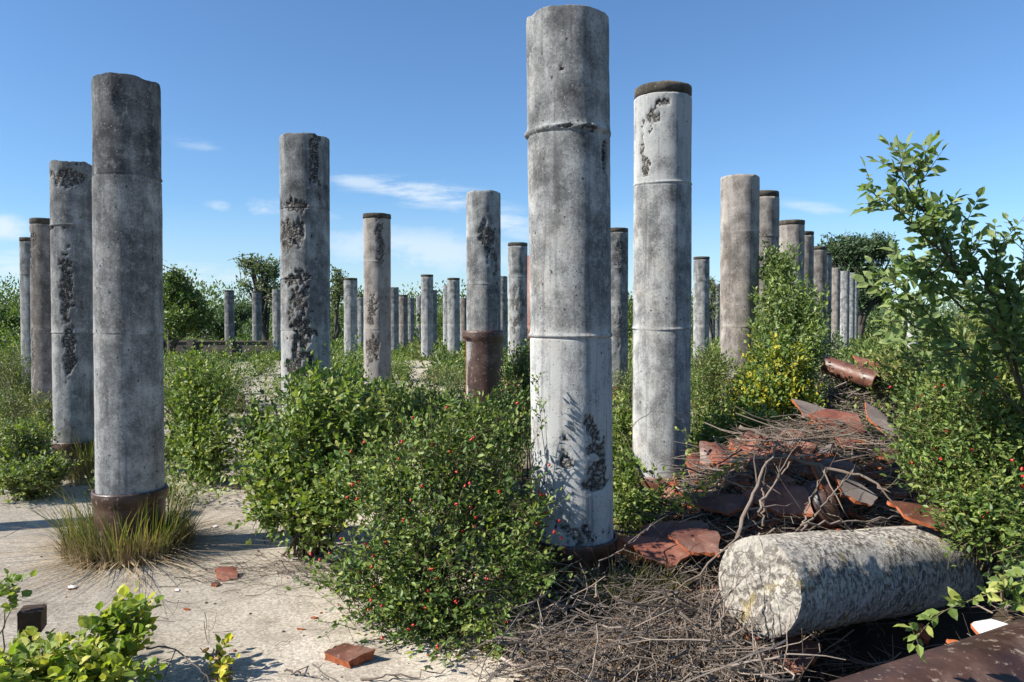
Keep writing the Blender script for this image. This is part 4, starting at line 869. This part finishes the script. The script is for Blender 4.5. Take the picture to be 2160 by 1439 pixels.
shard('large brown clay wedge with bright orange broken edge on the slab by the dark bush', ong(725, 1400, .045), (.12, -.12, 1.2), .085, 201, .5, asp=1.75, th=.045)
shard('rust orange shard on the slab at the shadow of the tall left column', ong(478, 1222, .035), (.3, .2, .8), .085, 202, .3, M_GLAZE_R, 1.2)
shard('small dark red chip beside the rust orange shard', ong(450, 1240, .015), (.1, .1, .3), .028, 203, .3, M_GLAZE, 1.)
shard('pinkish shard at the end of the column shadow near the dark bush', ong(708, 1188, .03), (.2, -.25, .2), .05, 204, .25, M_WHITE, 1.1)
shard('white glazed chip on the slab left of the straw ring', ong(145, 1245, .012), (0, .1, .6), .03, 205, .4, M_WHITE, 1.1, .012)
shard('flat brown shard under the edge of the vine covered bush', ong(690, 1135, .012), (0, .1, .2), .07, 206, .4, M_WHITE, 1.4)
shard('tiny orange sliver alone on the open slab', ong(660, 1310, .008), (0, 0, 1.3), .013, 207, .3, M_FRAC, 1.7, .008)
shard('thin orange sliver lying below the tiny one', ong(630, 1334, .006), (0, 0, 1.4), .009, 208, .3, M_FRAC, 3., .006)
shard('orange chip on the slab below the rust orange shard', ong(388, 1291, .006), (0, 0, 1.2), .014, 209, .3, M_FRAC, 1.8, .006)
shard('pink chip at the edge of the straw ring', ong(368, 1250, .006), (0, 0, .8), .022, 210, .3, M_WHITE, 1.2, .008)
shard('small white flake on the slab under the dark bush', ong(810, 1297, .008), (.2, 0, .8), .018, 211, .3, M_WHITE, 1.2, .008)
shard('white flake on the slab below the trailing shoot', ong(450, 1115, .01), (.2, 0, .8), .025, 212, .3, M_WHITE, 1.2, .01)
shard('reddish shard beside the bush right of the grass footed column', ong(378, 908, .01), (.2, 0, .8), .09, 213, .3, M_GLAZE_R, 1.2)
# named pieces of the heap: px, py, Y, rot, size
H = [('long red brown shell of pipe left of the stout branch foot', 1400, 1150, 4.5, (.35, .1, 1.5), .17, M_GLAZE_R), ('brown shell of pipe lying in the twigs beside the nearest column', 1470, 1130, 4.5, (.4, -.1, 1.2), .15, M_GLAZE), ('curved brown shell near the top of the rubble heap', 1690, 930, 5.8, (.5, .1, 1.3), .16, M_GLAZE), ('wide brown purple shard tilted up at the left top of the heap', 1520, 965, 5.6, (.75, -.25, .5), .16, M_GLAZE), ('dark glossy domed piece of clay pipe left of the stout branch', 1510, 1050, 5.0, (.35, -.1, 1.3), .16, M_GLAZE), ('large smooth brown shell of pipe lying behind the fallen column', 1430, 1110, 4.7, (.3, -.1, 1.45), .18, M_GLAZE),
    ('bright rust red shard at the top of the heap by the dead twigs', 1770, 885, 6.1, (.85, .1, 1.45), .17, M_GLAZE_R), ('tan rounded shard above the bright rust red one', 1725, 865, 6.4, (.5, 0, .9), .16, M_WALL), ('tan broken shard right of the bright rust red one', 1860, 885, 6.2, (.7, .2, .4), .13, M_WALL),
    ('pink brown shard leaning on the heap near the dead branches', 1595, 935, 5.7, (.7, .4, .3), .12, M_GLAZE_R), ('curved orange red shell over the dark hollow', 1650, 1040, 4.95, (.55, -.2, 1.2), .17, M_GLAZE_R), ('brown peaked shard over the dark hollow', 1740, 1010, 4.95, (.6, .75, .6), .13, M_GLAZE),
    ('speckled tan shard right of the dark hollow', 1810, 1030, 4.9, (.7, .3, 1.), .13, M_WALL), ('flat orange shard behind the curved orange red shell', 1630, 1005, 5.2, (.45, -.35, .8), .14, M_GLAZE_R), ('long brown shard right of the flat orange one', 1770, 985, 5.2, (.55, .1, 1.5), .12, M_GLAZE),
    ('small bright orange shard beside the pink brown one', 1580, 960, 5.55, (.8, .2, 1.), .06, M_FRAC), ('jagged red shard at the left edge of the heap', 1470, 975, 5.9, (.8, .3, .2), .1, M_GLAZE_R), ('orange broken end by the nearest column foot', 1335, 1150, 4.55, (.4, .2, 1.1), .10, M_FRAC),
    ('knob of orange clay half under the berried shrub', 1990, 1045, 4.55, (.3, .3, 1.4), .07, M_FRAC), ('dull brown shard under the berried shrub', 1960, 1075, 4.4, (.3, .1, 1.4), .15, M_GLAZE), ('orange plate jutting from under the fallen column', 1650, 1350, 3.75, (.2, .1, 1.3), .16, M_GLAZE_R),
    ('dark plate below the orange one under the fallen column', 1600, 1400, 3.7, (.1, -.1, .3), .12, M_BROWN), ('rust red plate near the lying clay pipe', 1870, 775, 8.3, (.6, .1, 1.2), .25, M_GLAZE_R), ('white glazed plate behind the big brown pipe at the corner', 2140, 1345, 3.35, (.5, .0, 1.2), .12, M_WHITE), ('orange rim piece at the tip of the big brown corner pipe', 2040, 1368, 3.3, (.4, .1, 1.2), .06, M_FRAC)]
for k, (lab, px, py, Yd, rot, sz, mt) in enumerate(H):
    shard(lab, P(px, py, Yd), rot, sz, 220 + k, .22, mt, 1.35)
rg = np.random.default_rng(77)
for k in range(180):
    x = 2.05 + rg.normal() * .6; y = 5.35 + rg.normal() * .42; mt = [M_GLAZE, M_GLAZE_R, M_GLAZE_R, M_FRAC, M_WALL][k % 5]
    col = {0: 'brown', 1: 'rust red', 2: 'rust red', 3: 'orange', 4: 'tan'}[k % 5]
    shard(f'small {col} clay shard mixed into the rubble heap behind the fallen column', (x, y, float(gh(x, y)) + .02 + .07 * rg.random()), (.3 + rg.normal() * .4, rg.normal() * .35, rg.random() * 6), .03 + .07 * rg.random() ** 1.6, 300 + k, [.2, .11, .15][k % 3], mt, 1.3, group='small clay shards in the rubble heap')
for k in range(26):
    x = .9 + rg.random() * 1.0; y = 4.35 + rg.random() * .7; mt = [M_GLAZE, M_GLAZE_R, M_FRAC][k % 3]; col = ['brown', 'rust red', 'orange'][k % 3]
    shard(f'small {col} clay shard between the nearest column and the fallen one', (x, y, float(gh(x, y)) + .02 + .03 * rg.random()), (rg.normal() * .4, rg.normal() * .4, rg.random() * 6), .03 + .06 * rg.random(), 400 + k, .22, mt, 1.3, group='small clay shards near the nearest column')
def crumbs():
    rng = np.random.default_rng(98); a = Acc(); v0, f0 = ico(1, np.zeros(3), 1)
    for k in range(900):
        if k % 3: x, y = 2.05 + rng.normal() * .65, 5.3 + rng.normal() * .5
        else: x, y = 1.4 + rng.normal() * .4, 4.7 + rng.normal() * .35
        s_ = .006 + .02 * rng.random() ** 2; vv = v0 * s_ * np.array([1, 1.4, .6]) * (1 + .25 * rng.normal(size=(len(v0), 1)))
        t = rng.random() * 6; R3 = np.array([[math.cos(t), -math.sin(t), 0], [math.sin(t), math.cos(t), .3], [0, -.3, 1]])
        a.add(vv @ R3 + np.array([x, y, float(gh(x, y)) + .02 + .05 * rng.random()]), [f0], int(rng.integers(3)))
    tag(link('clay_crumbs', a.mesh('clay_crumbs', [M_WALL, M_FRAC, M_GLAZE_R])), 'crumbs of clay and mortar filling the rubble heap', 'rubble', kind='stuff')
crumbs()
# ------------------------------------------------------------------ fallen column
def fallen():
    A = P(1600, 1238, 3.62); d = nz(np.array([.82, .56, -.12])); Ln = 3.3; r = .243
    root = empty('fallen_column', A, 'fallen pale concrete column lying on the rubble with its rough broken face towards the camera', 'column')
    seg, K = 200, 190; s = np.linspace(0, Ln, K); th = np.arange(seg) / seg * 2 * np.pi; TH, SS = np.meshgrid(th, s)
    u = nz(np.cross(d, np.array([0, 0, 1.]))); v = np.cross(u, d)
    dirv = u[None, None] * np.cos(TH)[..., None] + v[None, None] * np.sin(TH)[..., None]
    p = dirv * r + d * SS[..., None]
    n = fbm(p * 5, 4, 3); w = worley(p * 26, 4)
    rough = sst(.42, .62, fbm(p * 3 + 9, 4, 6) + .1 * (worley(p * 9, 7) - .5)) * .8
    rr = r + .012 * (n - .5) - rough * (.004 + .010 * w) - .004 * np.exp(-SS / .006) * (.4 + 1.2 * fbm(p * 8, 2, 8))
    V = dirv * rr[..., None] + d * SS[..., None]; V = V.reshape(-1, 3)
    k, s_ = np.meshgrid(np.arange(K - 1), np.arange(seg), indexing='ij'); s2 = (s_ + 1) % seg
    Q = np.stack([k * seg + s_, k * seg + s2, (k + 1) * seg + s2, (k + 1) * seg + s_], -1).reshape(-1, 4)
    link('shaft', mesh_from('shaft', V, [Q, (np.arange(seg) + (K - 1) * seg)[None]], MAT_LOG, smooth=True, attrs=dict(tone=np.full(len(V), .88), rough=rough.ravel() * .95)), root)
    RN = 60; V2 = []; 
    rim = V[:seg]
    c = np.zeros(3)
    for q in range(RN + 1):
        f = 1 - q / RN; ring = rim * f; pn = ring * 1.0 + 3
        hgt = -.006 * (1 - f ** 16) - .035 * (fbm(pn * 9, 4, 12) - .5) * (1 - f ** 8) - .014 * (worley(pn * 30, 5) - .4) * (1 - f ** 10) - .030 * (fbm(pn * 26, 3, 15) - .5) * (1 - f ** 10)
        V2.append(ring + d * hgt[:, None])
    V2 = np.concatenate(V2); k, s_ = np.meshgrid(np.arange(RN), np.arange(seg), indexing='ij'); s2 = (s_ + 1) % seg
    Q = np.stack([k * seg + s_, (k + 1) * seg + s_, (k + 1) * seg + s2, k * seg + s2], -1).reshape(-1, 4)
    link('broken_face', mesh_from('broken_face', V2, [Q], MAT_FACE, smooth=True, attrs=dict(tone=np.full(len(V2), .9), rough=np.zeros(len(V2)))), root)
def logmat(name, face):
    m = NT(name); c = m.n('TexCoord').outputs['Object']; med = m.noise(c, 30, 8, .74); fine = m.noise(c, 90, 5, .75); lo_ = m.noise(c, 5, 4, .6)
    t = m.math('ADD', m.math('MULTIPLY', med, .45), m.math('MULTIPLY', fine, .35)); t = m.math('ADD', t, m.math('MULTIPLY', lo_, .2))
    col = m.ramp(t, [(.37, (.14, .12, .10)), (.47, (.33, .30, .26)), (.60, (.50, .465, .41))])
    w = m.mix(.03, c, m.n('TexNoise', Vector=c, Scale=22.).outputs['Color'])
    ve = m.n('TexVoronoi', dict(feature='DISTANCE_TO_EDGE'), Vector=w, Scale=38. if not face else 34.)
    pn = m.noise(m.n('Mapping', Vector=c, Scale=(1, 1, .55) if not face else (1, 1, 1)).outputs[0], 48 if not face else 30, 6, .72)
    pit = m.math('MULTIPLY', m.ramp(pn, [(.50, B_), (.57, W_)]), m.ramp(m.noise(c, 7, 4), [(.3, B_), (.55, W_)]))
    if face: pit = m.math('MAXIMUM', pit, m.math('MULTIPLY', m.math('LESS_THAN', m.n('TexVoronoi', dict(feature='DISTANCE_TO_EDGE'), Vector=m.mix(.2, c, m.n('TexNoise', Vector=c, Scale=9., Detail=6.).outputs['Color']), Scale=9.).outputs['Distance'], .035), .8))
    col = m.mix(m.math('MULTIPLY', pit, .85), col, (.07, .055, .045))
    lich = m.ramp(m.noise(c, 7.5, 4), [(.6, B_), (.68, W_)])
    col = m.mix(m.math('MULTIPLY', lich, .45), col, (.36, .28, .10))
    h = m.math('SUBTRACT', m.math('ADD', med, m.math('MULTIPLY', fine, .5)), m.math('MULTIPLY', pit, .9))
    return m.out(m.pbr(col, .95, h, .8, .012, .1))
MAT_LOG = logmat('pale_pitted_concrete', False); MAT_FACE = logmat('broken_pale_concrete', True)
fallen()
# ------------------------------------------------------------------ lying pipes
def lying_pipe(label, A, B, r, mat, bell=True, seed=0):
    A = np.array(A); B = np.array(B); d = B - A; L = np.linalg.norm(d)
    root = empty('clay_pipe', A, label, 'pipe', 'clay pipes lying on the rubble'); root.rotation_euler = Vector(d).to_track_quat('Z', 'Y').to_euler()
    link('pipe_barrel', lathe('pipe_barrel', [(r - .028, L), (r, L)] + [(r, z) for z in np.linspace(L - .01, .01, 14)] + [(r, 0), (r - .028, 0), (r - .03, .3), (r - .03, L)], 72, mat, seed, 0, .004), root)
    if bell: link('pipe_bell', lathe('pipe_bell', [(r + .001, L - .16), (r + .03, L - .12), (r + .034, L), (r + .006, L + .004)], 72, mat, seed + 1), root)
lying_pipe('big smooth brown clay pipe in the bottom right corner', P(1650, 1670, 2.55), P(2420, 1380, 3.3), .27, M_BROWN, False, 3)
lying_pipe('glossy brown clay pipe lying beyond the heap under the leafy sapling', P(1742, 770, 8.1), P(1850, 805, 7.7), .095, M_GLAZE, False, 5)
lying_pipe('dark clay pipe lying in the shaded hollow of the heap', P(1580, 1095, 5.1), P(1760, 1060, 4.95), .13, M_BROWN, True, 7)
# rusty post bottom left
def box(a, c, s, m=0):
    v = np.array([[x, y, z] for x in (-1, 1) for y in (-1, 1) for z in (-1, 1)]) * np.array(s) / 2 + np.array(c)
    a.add(v, [np.array([[0, 1, 3, 2], [4, 6, 7, 5], [0, 4, 5, 1], [2, 3, 7, 6], [0, 2, 6, 4], [1, 5, 7, 3]])], m)
a = Acc(); b = ong(35, 1420, 0)
box(a, (0, 0, .13), (.010, .09, .30)); box(a, (.045, -.042, .13), (.08, .008, .30)); box(a, (.04, .0, .285), (.09, .1, .012)); box(a, (.088, 0, .24), (.012, .09, .10))
o = link('iron_post', a.mesh('iron_post', M_RUST), loc=b); o.rotation_euler = (.03, .02, .3); tag(o, 'short rusty iron angle post behind the bottom left bramble', 'post')
# low wall far left
root = empty('low_wall', (0, 0, 0), 'long low dark block wall with upright posts behind the left clearing', 'wall'); root.location = (-12.5, 37, 0)
a = Acc(); box(a, (-1.4, 0, .38), (9.5, .3, .76)); box(a, (-1.4, -.02, .78), (9.6, .38, .06)); link('wall_body', a.mesh('wall_body', M_WALL), root)
pm = Acc(); box(pm, (0, 0, .43), (.3, .5, .86)); pmesh = pm.mesh('post', M_WALL)
for x in (-4.6, -3.1, -1.2, .8, 2.2): link('post', pmesh, root, (x, -.04, 0))
# ------------------------------------------------------------------ light, sky, camera
SUN_EL = R_(37); SDIR = nz(np.array([-.955, -.295, 0.]))
sd = Vector((SDIR[0] * math.cos(SUN_EL), SDIR[1] * math.cos(SUN_EL), math.sin(SUN_EL)))
L = bpy.data.lights.new('sun', 'SUN'); L.energy = 5.0; L.angle = R_(.53); L.color = (1, .95, .86)
lo = bpy.data.objects.new('sun', L); COL.objects.link(lo); lo.rotation_euler = sd.to_track_quat('Z', 'Y').to_euler(); lo.location = (-20, -10, 30)
w = bpy.data.worlds.new('World'); S.world = w; w.use_nodes = True; nt = w.node_tree; nt.nodes.clear()
class WT(NT):
    def __init__(s, t): s.t = t
m = WT(nt)
sky = m.n('TexSky', dict(sky_type='NISHITA', sun_disc=False, sun_elevation=SUN_EL, sun_rotation=math.atan2(sd.x, sd.y), altitude=100, air_density=1.0, dust_density=.3, ozone_density=2.2))
cc = m.n('TexCoord').outputs['Generated']; sp = m.n('SeparateXYZ', Vector=cc)
yy = m.math('MAXIMUM', sp.outputs[1], .05)
uu = m.math('DIVIDE', sp.outputs[0], yy); vv = m.math('DIVIDE', sp.outputs[2], yy)
uv = m.n('CombineXYZ', X=uu, Y=vv, Z=0.).outputs[0]
n1 = m.noise(m.n('Mapping', Vector=uv, Rotation=(0, 0, R_(14)), Scale=(6, 30, 1)).outputs[0], 1.7, 9, .68)
n2 = m.noise(m.n('Mapping', Vector=uv, Scale=(9, 16, 1), Location=(3, 1, 0)).outputs[0], 1.6, 7, .6)
def blob(px, py, sx, sy, rot, nz_, lo, hi, amp):
    u0, v0 = (px - 1080) / F, (683 - py) / F
    q = m.n('Mapping', dict(vector_type='TEXTURE'), Vector=uv, Location=(u0, v0, 0), Rotation=(0, 0, R_(rot)), Scale=(sx / F, sy / F, 1)).outputs[0]
    ln = m.n('VectorMath', dict(operation='LENGTH'), _0=q).outputs['Value']
    fall = m.n('MapRange', dict(interpolation_type='SMOOTHSTEP'), Value=ln, From__Min=1.0, From__Max=.15, To__Min=0., To__Max=1.).outputs[0]
    e = m.n('MapRange', dict(interpolation_type='SMOOTHSTEP'), Value=m.math('ADD', nz_, m.math('MULTIPLY', fall, .18)), From__Min=lo, From__Max=hi).outputs[0]
    return m.math('MULTIPLY', m.math('MULTIPLY', e, fall), amp)
bl = [blob(900, 410, 260, 48, -9, n1, .5, .8, .75), blob(760, 385, 110, 24, -8, n1, .45, .75, .6), blob(410, 305, 110, 24, -14, n1, .5, .85, .4), blob(555, 438, 75, 34, -6, n2, .46, .8, .75), blob(468, 435, 50, 20, -6, n2, .48, .8, .5), blob(640, 455, 130, 22, -6, n1, .48, .85, .5), blob(0, 480, 110, 48, -8, n2, .42, .72, .8),
      blob(200, 570, 700, 60, -3, n1, .42, .75, .7), blob(880, 530, 420, 75, -4, n2, .42, .75, .65), blob(1080, 470, 130, 55, -15, n1, .45, .8, .7), blob(1720, 440, 140, 22, -8, n1, .48, .8, .45), blob(470, 590, 60, 12, 0, n2, .45, .7, .6)]
cl = bl[0]
for q in bl[1:]: cl = m.math('MAXIMUM', cl, q)
haze = m.n('MapRange', Value=vv, From__Min=.16, From__Max=.0, To__Min=0., To__Max=.35).outputs[0]
cl = m.math('MAXIMUM', cl, haze)
skc = m.mix(1., sky.outputs[0], (.86, 1.15, 1.42), 'MULTIPLY')
col = m.mix(cl, skc, (7.2, 8.0, 8.8))
m.n('OutputWorld', Surface=m.n('Background', Color=col, Strength=.055).outputs[0])
cam = bpy.data.cameras.new('camera'); co = bpy.data.objects.new('camera', cam); COL.objects.link(co)
cam.sensor_width = 36; cam.lens = 36 * F / 2160; cam.clip_end = 3000; cam.clip_start = .05
co.location = (0, 0, EYE); co.rotation_euler = (math.pi / 2 - PITCH, 0, 0); S.camera = co
vs = S.view_settings; S.display_settings.display_device = 'sRGB'
vs.view_transform = 'Standard'; vs.look = 'None'; vs.gamma = 1; vs.exposure = 1.12
